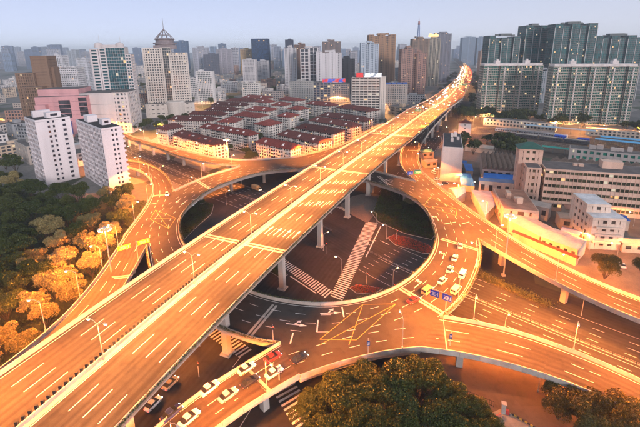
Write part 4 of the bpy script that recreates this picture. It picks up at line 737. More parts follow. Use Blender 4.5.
b.block(-b.w*.16,0,b.w*.68,b.d,0,b.h,10,30,band=.97,pier=.05,lit=0); b.block(b.w*.34,-.5,b.w*.32,b.d,0,b.h+.4,4.4,4.4,band=.5,pier=.45,lit=.04); b.done()
b=fb('glass','office_tower','tower with teal glass front, white window bands and curved crest',24,16,dy=6,wall=(.56,.53,.53),gl=(.006,.06,.075),cell=2.6)
w_,h_=b.w,b.h-5
b.block(-w_*.40,0,w_*.2,b.d,0,h_-2,3.4,w_*.2,band=.42,pier=.14,lit=.02); b.block(-w_*.2,0,w_*.18,b.d-1,0,h_-1,3.4,w_*.18,band=.42,pier=.14,lit=.02); b.block(.42*w_,0,w_*.14,b.d,0,h_-8,3.4,3.4,band=.4,pier=.2,lit=.03)
b.block(w_*.12,-.6,w_*.46,b.d,0,h_,3.4,2.4,band=.08,pier=.05,dep=.15,lit=.03)
for sx,x0 in((-1,-w_*.3),(1,w_*.22)): b.W.lathe([(4.5,h_),(4.5,h_+3.5),(3.2,h_+5.2),(.4,h_+6)],14,x0,-b.d*.25)
b.W.box(-w_*.04,0,h_,h_+3.2,w_*.62,b.d*.7); b.W.tube((-w_*.3,0,h_+4),(-w_*.3,0,h_+14),.25,.08); b.W.tube((w_*.22,0,h_+4),(w_*.22,0,h_+13),.25,.08); b.done()
b=fb('stone','hotel_tower','beige stone tower with round drum crown and spire, podium below',40,18,dy=4,wall=(.58,.54,.49),gl=(.03,.04,.045))
w_,h_=b.w,b.h-8
b.block(-w_*.27,-4,w_*.42,28,0,h_-3,3.3,3.0,band=.45,pier=.45,lit=.02); b.block(w_*.27,-2,w_*.42,28,0,h_-9,3.3,3.0,band=.45,pier=.45,lit=.02); b.block(0,4,w_*.22,34,0,h_-2,3.3,2.4,band=.1,pier=.1,lit=.03)
b.block(0,-8,w_*1.06,42,0,17,5.5,6,band=.8,pier=.5,lit=.02); b.W.lathe([(12,0),(12,19),(11,20)],20,w_*.12,-24)
cr_=MB(); cr_.box(0,0,h_-3,h_+1.5,w_*.5,22); cr_.lathe([(w_*.22,h_+1),(w_*.22,h_+3),(w_*.26,h_+3.2),(w_*.26,h_+5.0),(w_*.2,h_+5.2),(w_*.2,h_+8.6),(w_*.225,h_+8.8),(w_*.225,h_+10.0),(w_*.12,h_+10.8)],24)
for k in range(10):
    a=2*math.pi*k/10; cr_.tube((w_*.2*math.cos(a),w_*.2*math.sin(a),h_+10.4),(0,0,h_+23),.5,.3,5)
cr_.lathe([(w_*.11,h_+14.5),(w_*.11,h_+15.2),(w_*.06,h_+15.2)],16); cr_.tube((0,0,h_+20),(0,0,h_+37),.5,.1); cr_.build('crown',surf((.24,.21,.22),.6,.4,.25),b.t); b.done()
for key,nm,lb,d,col,band,pier,bw in(
 ('off_a','office_block','low white office block left of its taller twin behind the houses',24,(.6,.6,.6),.4,.3,2.4),
 ('off_b','office_block','white office slab with vertical fins behind the red-roofed houses',24,(.66,.66,.66),.3,.4,2.6),
 ('wsmall','office_block','small white block with rooftop hut just behind the red roofs',16,(.62,.61,.58),.42,.35,3),
 ('grey290','apartment_block','grey green apartment block with rooftop tank behind the red roofs',18,(.33,.34,.33),.4,.4,2.8),
 ('yell313','apartment_block','narrow yellow block next to the grey apartment block',14,(.55,.42,.2),.4,.3,3),
 ('low386','apartment_block','low grey block with blue dormer roofs beside the far viaduct',20,(.34,.33,.31),.4,.45,3),
 ('wb40','apartment_block','white slab behind the brown stepped office block',18,(.62,.63,.66),.4,.4,3),
 ('wb58','office_block','white low office behind the pink mall',22,(.6,.6,.62),.5,.3,3),
 ('tw72','apartment_block','slim pale tower just left of the glass tower',16,(.6,.62,.66),.4,.35,3)):
    b=fb(key,nm,lb,d,rng.uniform(-4,6),wall=col); b.block(0,0,b.w,d,0,b.h,3.1,bw,band=band,pier=pier,lit=.03); b.clutter(0,0,b.w,d,b.h+.9,4); b.done()
x,y,w,h=F['low386']; t=MB()
for i in range(4): t.prism([(-w/2+i*w/4+.6,-10.6),(-w/2+(i+1)*w/4-.6,-10.6),(-w/2+(i+1)*w/4-.6,-6),(-w/2+i*w/4+.6,-6)],h+.9,h+3.4)
o=t.build('dormer',surf((.05,.12,.35),.6,.4,.2),[q for q in bpy.data.objects if q.get('label','').startswith('low grey block with blue')][0])
b=fb('bill325','office_block','dark glass low block under a red and blue billboard',24,-4,wall=(.3,.27,.25),gl=(.03,.05,.09)); b.block(-b.w*.25,0,b.w*.5,24,0,b.h,4,6,band=.2,pier=.2,lit=.06); b.block(b.w*.25,0,b.w*.5,24,0,b.h-3,3.4,3,band=.4,pier=.4,lit=.05); b.done()
x,y,w,h=F['bill325']; board('billboard',x+4,y+1,h+.9,h+7,w*.62,-4,'long red and blue rooftop billboard above the red roofs',[(.5,.03,.03),(.04,.08,.4),(.06,.1,.45),(.4,.1,.15),(.05,.08,.35)])
b=fb('bill354','apartment_block','white banded slab block with rooftop billboard beside the main viaduct',17,-10,wall=(.64,.6,.54),gl=(.06,.065,.065)); b.block(-b.w*.08,0,b.w*.84,17,0,b.h,3.2,5,band=.45,pier=.14,lit=.02); b.block(b.w*.42,-1,b.w*.16,17,0,b.h+1,3.2,3,band=.1,pier=.5,lit=0); b.clutter(0,0,b.w,14,b.h+.9,3); b.done()
x,y,w,h=F['bill354']; board('billboard',x-w*.3,y+.5,h+.9,h+6.6,w*.2,-10,'red end panel of the rooftop billboard on the white banded slab block',[(.55,.03,.03),(.5,.05,.05)]); board('billboard',x+w*.08,y-1.8,h+.9,h+6.2,w*.5,-10,'white and grey rooftop billboard on the white banded slab block',[(.7,.7,.72),(.65,.66,.68),(.25,.3,.36),(.7,.7,.7)])
# ---- lit shop row at the far left
for i,(x,y,w,c1,c2,lb) in enumerate(((-372,452,26,(1,.12,.05),(1,.6,.1),'shop row with red sign band at the far left street'),(-345,470,20,(1,.5,.1),(1,.75,.3),'shop row with yellow sign band at the far left street'),(-400,430,24,(1,.2,.25),(1,.9,.7),'shop row with pink sign band at the left edge'))):
    b=Bld('shop_row',x,y,rng.uniform(5,14),lb,wall=(.35,.22,.16)); b.block(0,0,w,14,0,11,3.6,4,band=.4,pier=.3,lit=.2); t=b.done()
    mb=MB(); mb.box(0,-7.5,3.4,5.0,w*.9,.4); mb.build('sign_band',emit(c1,2.2),t); mb=MB(); mb.box(0,-7.4,10.2,12.0,w*.5,.3); mb.build('roof_sign',emit(c2,2.0),t)
    placed_shops=True
# ---- middle skyline towers
def tower(key,label,d,col,gl=(.04,.055,.07),rot=0,fl=3.1,bw=3.2,band=.4,pier=.35,lit=.02,wings=3,crown=True,name='tower_block',cat='tower'):
    b=fb(key,name,label,d,rot,wall=col,gl=gl); w_,h_=b.w,b.h
    if wings<=1: b.block(0,0,w_,d,0,h_,fl,bw,band=band,pier=pier,lit=lit)
    else:
        ww=w_/wings
        for i in range(wings):
            o=(i%2)*1.6; b.block(-w_/2+ww*(i+.5),-o*.5,ww-.25,d-o,0,h_-(0 if i%2==wings//2%2 else 2.2),fl,bw,band=band,pier=pier,lit=lit)
    if crown: b.clutter(0,0,w_*.8,d*.8,h_+.6,4); b.W.box(0,0,h_,h_+3.2,w_*.3,d*.4)
    return b.done()
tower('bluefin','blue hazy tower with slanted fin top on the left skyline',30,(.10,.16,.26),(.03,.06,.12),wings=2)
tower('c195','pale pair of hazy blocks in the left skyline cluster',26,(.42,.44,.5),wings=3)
tower('c207','dark blocky tower in front of the left skyline cluster',26,(.12,.13,.17),wings=2)
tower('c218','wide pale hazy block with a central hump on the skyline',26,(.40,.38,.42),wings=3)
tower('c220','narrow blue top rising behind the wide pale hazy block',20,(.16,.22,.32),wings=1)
tower('tan240','tan tower beside the dark blue glass box',26,(.44,.30,.14),wings=2,band=.35)
tower('blue250','plain dark blue glass box tower on the skyline',34,(.02,.045,.10),(.012,.04,.10),wings=1,band=.06,pier=.05,lit=.004,crown=False)
tower('pale241','pale square block below the tan tower',26,(.55,.54,.55),wings=1,pier=.5,bw=2.4)
tower('pale255','pale low block below the dark blue glass box',26,(.5,.5,.52),wings=2,pier=.45,bw=2.4)
tower('grey284','slim grey and white tower left of the brown tower',20,(.55,.55,.57),wings=3)
tower('brown292','dark brown tower between grey towers',22,(.20,.12,.085),wings=2)
tower('dark286','dark blue tower peeping over the slim grey tower',20,(.04,.05,.09),wings=1)
tower('lat300','tower with white lattice frame, left one of two',22,(.62,.61,.61),(.03,.035,.045),wings=2,bw=8,fl=6.2,band=.18,pier=.16)
tower('lat318','wide white tower with vertical ribs, right of the lattice tower',22,(.60,.60,.62),(.05,.06,.08),wings=4,pier=.55,bw=3.4)
tower('top325','brown stepped roof tower behind the ribbed white tower',24,(.22,.17,.15),wings=3)
tower('dark337','dark grey mid-rise between the ribbed tower and the tan tower',20,(.16,.15,.15),wings=3)
tower('tan369','tall tan brown tower with ribbed front and flat top',26,(.33,.21,.13),(.05,.05,.055),wings=5,pier=.4,bw=3)
tower('lb362','light blue grey tower with glass edge in front of the tan tower',20,(.42,.5,.58),(.05,.09,.14),wings=4,band=.3)
tower('brown402','pinkish brown residential tower beside the far viaduct, left half',24,(.34,.22,.18),wings=3,lit=.03)
tower('brown415','pinkish brown residential tower beside the far viaduct, right half',24,(.32,.20,.165),wings=3,lit=.03)
tower('mastb','brown tower carrying a tall blue lattice mast',26,(.26,.19,.14),wings=3)
tower('gold429','tower with glowing golden top and dark glass sides',24,(.42,.38,.30),(.02,.035,.05),wings=3,band=.15,pier=.3)
tower('grey437','tall grey tower behind the golden-topped tower',28,(.20,.21,.25),wings=4)
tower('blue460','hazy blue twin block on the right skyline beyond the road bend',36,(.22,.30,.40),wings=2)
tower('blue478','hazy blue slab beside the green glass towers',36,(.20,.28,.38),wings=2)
tower('tan480','slim tan block at the left foot of the green glass towers',20,(.45,.30,.22),wings=1)
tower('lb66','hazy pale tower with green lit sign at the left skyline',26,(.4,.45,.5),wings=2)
x,y,w,h=F['gold429']; mb=MB(); mb.box(x,y+12,h+3.3,h+7.5,w*.7,14); mb.box(x-w*.25,y+12,h+7.5,h+10,w*.14,5); mb.box(x+w*.2,y+12,h+7.5,h+10,w*.14,5)
mb.build('lit_crown',emit((1,.62,.2),1.5),label='glowing golden crown box on top of the dark glass tower',cat='roof light')
x,y,w,h=F['mastb']; t=empty('radio_mast',(x-4,y+12,h+3),label='blue lattice radio mast rising above the brown tower',cat='mast'); mb=MB()
for k in range(4):
    a=math.pi/4+k*math.pi/2; mb.tube((3.2*math.cos(a),3.2*math.sin(a),0),(1.7*math.cos(a),1.7*math.sin(a),26),.5,.4,5)
    for j in range(6):
        z=j*4.3; r0=3.2-1.5*z/26; r1=3.2-1.5*(z+4.3)/26; a2=a+math.pi/2
        mb.tube((r0*math.cos(a),r0*math.sin(a),z),(r1*math.cos(a2),r1*math.sin(a2),z+4.3),.25,n=4); mb.tube((r1*math.cos(a),r1*math.sin(a),z+4.3),(r1*math.cos(a2),r1*math.sin(a2),z+4.3),.25,n=4)
mb.build('lattice',surf((.12,.2,.42),.5,.5,.2),t); mb=MB(); mb.lathe([(2.6,26),(2.6,28),(2,28.5),(2,33),(1,34)],10); mb.tube((0,0,33),(0,0,42),.5,.15); mb.build('head',surf((.3,.12,.12),.5,.5,.2),t)
# ---- green glass residential towers on the right
def res_tower(key,label,d,rot,cap,nb,white=True,low=0,dy=0):
    b=fb(key,'residential_tower',label,d,rot,dy=dy,wall=(.13,.15,.15) if not white else (.42,.40,.35),gl=(.006,.10,.10) if not white else (.012,.095,.075),cell=2.9,roofc=(.3,.3,.3)); w_,h_=b.w,b.h; ww=w_/nb
    for i in range(nb):
        dr=2.6 if i%2 else 0
        b.block(-w_/2+ww*(i+.5),dr/2,ww-.3,d-dr,0,h_-(3 if i%2 and not white else 0)-low*(i%3),3.0,ww/ (4 if i%2 else 5),3.2,band=.3,pier=.13 if white else .16,lit=.02,roof=.8)
        if i%2==0:
            for k in range(int(h_/3)): b.W.box(-w_/2+ww*(i+.5),-d/2-.5,k*3.0+.05,k*3.0+.85,ww*.42,1.1)
    if white:
        c=MB()
        for i in range(nb):
            if i%2==0: c.box(-w_/2+ww*(i+.5),-d/2-.32,h_*.02,h_-1,1.0,.7)
        c.box(0,0,h_+.3,h_+3.0,w_-1.5,d-2)
        for i in(.24,.74): c.box((i-.5)*w_,-d*.2,h_+3.0,h_+6.5,5.5,6); c.box((i-.5)*w_,-d*.2,h_+6.5,h_+8.2,2.2,3)
        c.build('roof_parapet',surf((.66,.62,.6),.8,.3,.25),b.t)
    else:
        b.clutter(0,0,w_*.8,d*.7,h_+.5,6); b.W.box(0,0,h_,h_+4,w_*.3,d*.4); c=MB()
        for i in range(nb+1): c.box(-w_/2+ww*i,-d/2-.1,0,h_-4,.8,.8)
        c.build('corner_column',surf((.45,.46,.45),.8,.3,.25),b.t)
    return b.done()
res_tower('ra1','tall dark green glass tower at the left of the rear row on the right',22,4,0,6,False,1.5)
res_tower('ra2','taller dark teal tower second from left in the rear row on the right',24,4,0,3,False)
res_tower('rb1','tallest dark teal tower with lit windows in the middle of the rear row',26,-6,0,5,False)
res_tower('rb2','dark teal tower at the right of the rear row',26,-6,0,6,False)
res_tower('fa','front green glass apartment slab with white roof rail, left one',18,-6,1,7,True)
res_tower('fb','front green glass apartment slab with white roof rail, right one',18,-12,1,9,True,dy=2)
tower('mid543','low bluish tower in the gap between the green glass slabs',20,(.3,.33,.36),(.02,.08,.08),wings=2)
# ---- far skyline and filler blocks
def simple(name,x,y,w,d,h,rot,col,label,cat,group,fl=3.2,lit=.02,gl=(.05,.06,.075),bw=4):
    b=Bld(name,x,y,rot,label,cat,group,wall=col,gl=gl); b.block(0,0,w,d,0,h,fl,bw,band=.42,pier=.34,lit=lit)
    if rng.random()<.7: b.W.box(rng.uniform(-.2,.2)*w,0,h+.9,h+rng.uniform(2.5,5),w*.3,d*.4)
    return b.done()
def clear(x,y,m):
    """away from the viaduct and the named buildings"""
    if abs(x-np.interp(y,my,MAIN[:,0]))<m+26: return False
    for X,Y,w,h in F.values():
        if abs(x-X)<(w/2+m) and abs(y-Y-12)<m+18: return False
    return True
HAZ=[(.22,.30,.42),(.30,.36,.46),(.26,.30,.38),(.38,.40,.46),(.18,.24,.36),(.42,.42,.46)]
placed=[]
clusters=[(-1.02,-.62,1900,2900,54,'left'),(-.62,-.40,2100,3000,14,'left centre'),(-.40,-.16,1700,3200,20,'centre left'),(-.16,.02,1300,2600,20,'centre'),(.02,.28,1500,2900,26,'centre right'),(.33,.46,2100,3400,20,'right of the road bend'),(.46,.95,2000,2600,6,'right')]
for a,b_,y0,y1,n,where in clusters:
    c=[]; tries=0
    while len(c)<n and tries<900:
        tries+=1; y=rng.uniform(y0,y1); x=y*rng.uniform(a,b_); w=rng.uniform(26,58)
        if not clear(x,y,w/2) or any(abs(x-p[0])<(w+p[2])*.36 and abs(y-p[1])<40 for p in placed): continue
        placed.append((x,y,w)); c.append((x/y,x,y,w,rng.uniform(72,112)*(1.18 if where=='left' else 1)))
    for i,(_,x,y,w,h) in enumerate(sorted(c)):
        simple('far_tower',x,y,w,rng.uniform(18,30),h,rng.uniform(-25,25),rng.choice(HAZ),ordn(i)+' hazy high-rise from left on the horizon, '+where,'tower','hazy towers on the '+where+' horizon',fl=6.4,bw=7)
FIL=[('pale beige',(.5,.48,.45)),('dull tan',(.42,.38,.34)),('brownish grey',(.34,.3,.28)),('whitish',(.6,.58,.57)),('brick brown',(.4,.24,.18)),('slate grey',(.3,.32,.34)),('sandy',(.5,.4,.3))]
for a,b_,y0,y1,n,where,hh in((-.30,.0,640,1250,56,'between red roofs and blue glass box',(7,22)),(-.62,-.34,560,1300,34,'beyond the beige stone tower',(7,24)),(-.95,-.62,420,1300,36,'at far left behind the malls',(8,26)),(-.95,-.60,290,420,20,'at far left before the malls',(6,14)),(.04,.24,800,1500,16,'behind the tan tower',(14,50)),(.12,.24,470,700,9,'along the left of the far viaduct',(7,18)),(.40,.50,700,1700,18,'right of the far road bend',(8,26)),(.5,.95,720,1500,10,'behind the green glass towers',(12,40)),(-.2,.25,1500,2300,26,'far behind the central towers',(14,45)),(-.5,-.2,1350,2300,26,'far behind the office slab',(10,40))):
    c=[];tries=0
    while len(c)<n and tries<600:
        tries+=1; y=rng.uniform(y0,y1); x=y*rng.uniform(a,b_); w=rng.uniform(14,40); d=rng.uniform(12,22)
        if not clear(x,y,w/2) or any(abs(x-p[0])<(w+p[2])*.55 and abs(y-p[1])<26 for p in placed): continue
        placed.append((x,y,w)); c.append((x/y,x,y,w,d,rng.uniform(*hh)))
    for i,(_,x,y,w,d,h) in enumerate(sorted(c)):
        nm,cc=rng.choice(FIL); simple('low_block',x,y,w,d,h,rng.choice((-42,48,-12,8))+rng.uniform(-4,4),cc,nm+' low-rise, '+ordn(i)+' from left '+where,'building','low blocks '+where,lit=.05,bw=3.6)
# ---- red-roofed apartment houses
ROOF=[surf((.18,.038,.028),.8,.5,.45,fine=2,objvar=.3),surf((.105,.032,.026),.85,.5,.45,fine=2,objvar=.3)]
SKYL=surf((.75,.74,.72),.5,.5,.1)
hl_=['nearest the ramp, long with three skylights','white with blank corner at the left end of the estate','long, second behind the near left ramp','square, in the middle of the estate','nearest the ramp railing, centre','long, behind the one nearest the railing','long, third from the ramp on the right','long, fourth from the ramp on the right','long, fifth from the ramp on the right','beside the white banded slab block','second from the right in the back row','square, one row behind the middle square house','square, two rows behind the middle square house','small, third from the back in the centre','wide, left of centre in the third row','wide, left of centre in the second row','square, left of the middle square house','small, in the second row from the back','wide, in the back row on the right','wide, in the back row centre','dark roof, nearest of the left column','dark roof, second of the left column','dark roof, third of the left column','dark roof, fourth of the left column','dark roof, farthest of the left column']
for i,(x,y,rot,w,d) in enumerate(D['houses']):
    dark=i in(0,5,6,7,8,9,20,21,22,23,24,1)
    b=Bld('apartment_house',x,y,rot,'white red-roofed apartment house, '+hl_[i],'house','red-roofed apartment houses',wall=(.64,.61,.57),gl=(.05,.055,.06),wvar=.3)
    b.block(0,0,w,d,0,15,2.5,2.6,2.9,band=.36,pier=.34,lit=.03,roof=.1)
    n=max(2,int(w/6.8))
    for k in range(6):
        for j in range(n):
            b.W.box(-w/2+w*(j+.5)/n+rng.uniform(-.2,.2),-d/2-.55,k*2.5+.1,k*2.5+rng.uniform(.85,1.1),3.1,1.15)
            if rng.random()<.35: b.W.box(-w/2+w*(j+.5)/n,-d/2-.5,k*2.5+2.0,k*2.5+2.14,3.2,1.4)
            if rng.random()<.5: b.G.box(-w/2+w*(j+.5)/n,-d/2-.5,k*2.5+1.1,k*2.5+1.95,2.9,1.0)
            if rng.random()<.5: b.W.box(-w/2+w*(j+.95)/n,-d/2-.3,k*2.5+.2,k*2.5+.9,.8,.5)
        if d>14: 
            for j in range(2): b.W.box(w/2+.5,-d/2+d*(j+.5)/2,k*2.5+.1,k*2.5+1.0,1.05,2.6)
    b.Rf=[]; t=b.done()
    ov=.9; rh=3.6; hw=min(w,d)/2*.75; mb=MB(); W2,D2=w/2+ov,d/2+ov
    if w>=d: rg=[(-W2+hw*1.05,0),(W2-hw*1.05,0)]
    else: rg=[(0,-D2+hw*1.05),(0,D2-hw*1.05)]
    if w>=d and rg[0][0]>rg[1][0]: rg=[(-.5,0),(.5,0)]
    V=[(-W2,-D2,15.0),(W2,-D2,15.0),(W2,D2,15.0),(-W2,D2,15.0),(-W2,-D2,15.35),(W2,-D2,15.35),(W2,D2,15.35),(-W2,D2,15.35),(*rg[0],15.35+rh),(*rg[1],15.35+rh)]
    F_=[(3,2,1,0),(0,1,5,4),(1,2,6,5),(2,3,7,6),(3,0,4,7)]
    F_+= [(4,5,9,8),(5,6,9),(6,7,8,9),(7,4,8)] if w>=d else [(4,5,8),(5,6,9,8),(6,7,9),(7,4,8,9)]
    mb.add(V,F_); rf=mb.build('roof',ROOF[1 if dark else 0],t)
    nd=max(1,int(w/15))
    for j in range(nd):
        xx=-w/2+w*(j+.5)/nd; mb=MB(); zz=15.35+rh*.35
        mb.add([(xx-1.1,-D2*.72,zz-.3),(xx+1.1,-D2*.72,zz-.3),(xx,-D2*.72,zz+1.15),(xx,-D2*.18,zz+1.15)],[(0,1,2),(1,3,2),(0,2,3)]); mb.build('dormer',SKYL if (i%3) else ROOF[0],rf)
    if i in(0,2): 
        for j in range(3): mb=MB(); xx=-w*.35+j*w*.3; mb.box(xx,-D2*.45,15.35+rh*.5,15.35+rh*.5+.5,2.6,1.4); mb.build('skylight',SKYL,rf)
# ---- right-hand works: beige block, factory, sheds
cx,cy,rot,w,d,h=D['rects']['beige']
b=Bld('office_block',cx,cy,rot,'long peach office building with ribbon windows and green hipped stair tower',wall=(.60,.42,.33),gl=(.05,.055,.03),roofc=(.13,.115,.11),wvar=.3)
W2=80; b.block((W2-w)/2+4,0,W2-8,d,0,h,3.7,1.9,4,band=.55,pier=.10,lit=.07); b.block(-w/2+2.5,-.6,7,d+1,0,h+.3,3.7,2.6,4,band=.58,pier=.45,lit=.03)
b.block(-w/2+2,d/2-3.5,11.5,9,0,h+8,3.7,3,3,band=.6,pier=.5,lit=0); b.W.box(40-w/2,2,h+.9,h+4.6,9,5); b.clutter(2,0,14,d*.6,h+.9,2)
t=b.done(); mb=MB(); hx,hy=-w/2+2,d/2-3.5; mb.add([(hx-6.6,hy-5.3,h+8.95),(hx+6.6,hy-5.3,h+8.95),(hx+6.6,hy+5.3,h+8.95),(hx-6.6,hy+5.3,h+8.95),(hx-1.5,hy,h+12),(hx+1.5,hy,h+12)],[(3,2,1,0),(0,1,5,4),(1,2,5),(2,3,4,5),(3,0,4)]); mb.build('hipped_roof',surf((.03,.10,.08),.6,.6,.25),t)
def shed(name,poly,z,label,roofc,wallc=(.5,.44,.38),rise=1.6,rough=.6,ribs=True,windows=0,cat='shed'):
    """low building on a four-sided footprint with a shallow pitched ribbed roof; poly order front-left, front-right, back-right, back-left"""
    c=np.mean(np.array(poly),0); t=empty(name,(c[0],c[1],0),label=label,cat=cat); q=[np.array(p)-c for p in poly]
    mb=MB(); mb.prism([tuple(p) for p in q],0,z); mb.build('wall',surf(wallc,.85,.2,.3,streak=True,fine=2),t)
    a,b_,cc,dd=q; m0=(a+dd)/2; m1=(b_+cc)/2; mb=MB(); g=lambda p:p*1.04
    A,B,C_,D_,M0,M1=[g(p) for p in(a,b_,cc,dd,m0,m1)]; e=.12
    mb.add([(*A,z+.03),(*B,z+.03),(*C_,z+.03),(*D_,z+.03),(*M0,z+rise),(*M1,z+rise),(*A,z+.03+e),(*B,z+.03+e),(*C_,z+.03+e),(*D_,z+.03+e),(*M0,z+rise+e),(*M1,z+rise+e)],
       [(6,7,11,10),(10,11,8,9),(4,5,1,0),(3,2,5,4),(0,1,7,6),(2,3,9,8),(1,5,11,7),(5,2,8,11),(4,0,6,10),(3,4,10,9)])
    if ribs:
        n=int(np.linalg.norm(B-A)/1.2)
        for i in range(n+1):
            f=i/n; p=A+(B-A)*f; m_=M0+(M1-M0)*f; r_=D_+(C_-D_)*f
            mb.tube((*p,z+.03+e),(*m_,z+rise+e),.07,n=4,caps=False); mb.tube((*m_,z+rise+e),(*r_,z+.03+e),.07,n=4,caps=False)
    mb.build('roof',surf(roofc,rough,.25,.3),t)
    if windows:
        d=(b_-a); L_=np.linalg.norm(d); u=d/L_; nrm=np.array([u[1],-u[0]]); ang=math.atan2(u[1],u[0])
        for i in range(windows):
            p=a+d*(i+.5)/windows+nrm*.02; mb=MB(); mb.box(0,0,z*.42,z*.78,L_/windows*.45,.2,ang,p[0],p[1]); mb.build('window',glass((.05,.05,.05)),t)
    return t
cx,cy,rot,w,d,h=D['rects']['factory']
t=empty('factory_hall',(cx,cy,0),R(rot),label='factory hall with brown sawtooth roof behind the blue awning',cat='factory')
mb=MB(); mb.box(0,0,0,h-2,w,d); mb.build('wall',surf((.52,.43,.38),.85,.2,.3,streak=True),t)
def sawtooth(t,x0,x1,y0,y1,z,n,rise=2.6):
    for i in range(n):
        a=lerp(x0,x1,i/n); b_=lerp(x0,x1,(i+1)/n)-.1; mb=MB()
        mb.add([(a,y0,z),(b_,y0,z),(b_,y1,z),(a,y1,z),(a+(b_-a)*.78,y0,z+rise),(a+(b_-a)*.78,y1,z+rise)],[(3,2,1,0),(0,4,5,3),(0,1,4),(3,5,2)])
        mb.cur=1; mb.add([(b_,y0,z),(b_,y1,z),(a+(b_-a)*.78,y1,z+rise),(a+(b_-a)*.78,y0,z+rise)],[(0,1,2,3)]); mb.build('roof_bay',[surf((.20,.14,.105),.85,.5,.4),surf((.42,.36,.3),.6,.5,.3)],t)
sawtooth(t,-w/2,w/2,-d/2,d/2,h-1.98,7)
for i in range(5): mb=MB(); mb.box(-w/2+w*(i+.5)/5,-d/2-.04,h-5,h-3.2,2.6,.3); mb.build('window',glass((.05,.05,.05)),t)
t=empty('factory_hall',(178,228,0),R(-20),label='long sawtooth hall behind the peach office building',cat='factory'); mb=MB(); mb.box(0,0,0,12,62,18); mb.build('wall',surf((.42,.36,.33),.85,.2,.3),t); sawtooth(t,-31,31,-9,9,12.02,13)
BLUE=(.02,.16,.55)
shed('shed',[(99.5,225.5),(117.5,219.5),(123.5,231),(105,237.5)],7,'bright blue corrugated awning roof in front of the sawtooth factory',BLUE,(.5,.42,.36),1.2)
shed('shed',[(92,214),(112,207),(114,212.5),(94.5,219.5)],9.5,'small hut with grey blue roof on the back of the flat terracotta roof',(.16,.22,.36),(.6,.5,.42),1.0,windows=5)
cx,cy,rot,w,d,h=D['rects']['orange']
b=Bld('flat_block',cx,cy,rot,'low block with flat terracotta roof deck and two front windows',wall=(.60,.44,.34),gl=(.10,.06,.03),roofc=(.40,.20,.13),wvar=.3); b.block(0,0,w,d,0,h,4.5,4.4,4.4,band=.5,pier=.45,lit=.05,roof=.8); b.clutter(0,0,w*.7,d*.7,h+.8,3); b.done()
cx,cy,rot,w,d,h=D['rects']['white_r']
b=Bld('apartment_block',cx,cy,rot,'cream five-storey block with white roof near the right edge',wall=(.66,.55,.46),gl=(.06,.05,.04),roofc=(.62,.62,.63),wvar=.3); b.block(0,0,w,d,0,h-2.6,3.3,3.6,3.4,band=.5,pier=.5,lit=.02); b.block(-1.6,3,w-3.2,d-6,h-2.6+.9,2.8,2.8,3.2,3.2,band=.4,pier=.5,lit=0)
for k in range(1,4): b.W.box(0,-d/2-.5,k*3.3-.1,k*3.3+.7,w*.8,1.1)
b.done()
cx,cy,rot,w,d,h=D['rects']['white_t']
b=Bld('slab_block',cx,cy-4,rot,'narrow plain white block with dark roof beside the right-hand ramp',wall=(.66,.58,.54),gl=(.05,.05,.06),roofc=(.05,.05,.055)); b.block(0,0,w,d-14,0,h,3.6,40,4,band=.55,pier=.4,lit=.01); b.W.box(0,-d/2+6.7,0,h+.5,w+.5,1.2); b.W.box(-w/2,-d/2+8,0,h*.9,1.6,3); b.clutter(0,4,w,d*.6,h+.9,5); b.done()
shed('shed',[(74,198.5),(82,207.5),(83.5,216),(74.5,214.5)],5,'white roofed shed at the foot of the narrow white block',(.62,.6,.58))
shed('shed',[(80,176),(90,188),(96,208),(86.5,210)],5,'lavender blue metal roof shed beside the right-hand ramp',(.36,.38,.52),rise=.8)
shed('shed',[(85,223),(92,220),(98,243),(92,246)],4,'narrow bright blue roof between the white block and the factory',BLUE,rise=.8)
shed('shed',[(97,248),(101,246),(106,262),(101,264)],5,'small blue tarpaulin roof behind the narrow blue roof',BLUE,rise=.6)
shed('shed',[(87.5,168.5),(93,151.5),(103,158),(98,176)],6,'long pale warehouse roof beside the right-hand road, left end',(.60,.47,.38),(.6,.46,.36),1.)
shed('shed',[(93.3,151),(101.5,139.5),(110,147),(103.6,158)],6,'long pale warehouse roof beside the right-hand road, right end',(.62,.50,.42),(.6,.46,.36),1.,windows=5)
shed('shed',[(86.2,160.5),(100,137.5),(102,139),(88.2,162)],3.4,'dark red lean-to roof along the front of the pale warehouses',(.16,.05,.035),(.55,.42,.33),.5)
shed('shed',[(103,186),(112,178),(117,184),(108,192)],7,'cream low house behind the pale warehouses',(.5,.42,.36),(.62,.5,.42),1.,windows=3)
SMALL=[(70,196,8,5,-35,3.2,'rust brown lean-to nearest the ramp below the white shed',(.25,.12,.07)),(100,196,9,6,-15,4,'grey tin hut left of the terracotta deck',(.3,.3,.31)),(113,200,8,7,-15,5,'tan hut behind the terracotta deck',(.42,.3,.2)),(120,172,12,8,-18,5.5,'wide tan roof between the warehouses and the cream block',(.45,.34,.26)),(127,181,10,7,-18,6,'reddish roof below the peach office front',(.33,.17,.12)),(112,160,7,5,-40,4,'purple blue sheet roof beside the pale warehouse',(.25,.26,.42)),(139,172,11,8,-12,5,'blue roofed shed at the right edge behind the cream block',(.03,.12,.45)),(88,252,7,9,-18,5,'grey hut beside the narrow white block',(.3,.29,.28)),(80,275,9,7,15,4,'long tin roof in the car park by the far ramp',(.36,.34,.33)),(84,300,10,8,15,5,'teal roofed hut at the far end of the car park',(.05,.22,.2)),(100,284,8,10,-18,6,'white cabin behind the narrow white block',(.55,.53,.5)),(103,272,6,6,-18,4,'small blue cabin roof behind the narrow white block',(.03,.16,.5)),(108,232,4,10,-20,5,'rusty strip roof at the left wall of the sawtooth factory',(.26,.13,.08)),(74,209,5,4,-30,3,'tiny cream kiosk beside the ramp fence',(.55,.48,.38)),(131,150,9,6,-10,4,'grey roof in front of the cream block at the yard',(.32,.3,.28))]
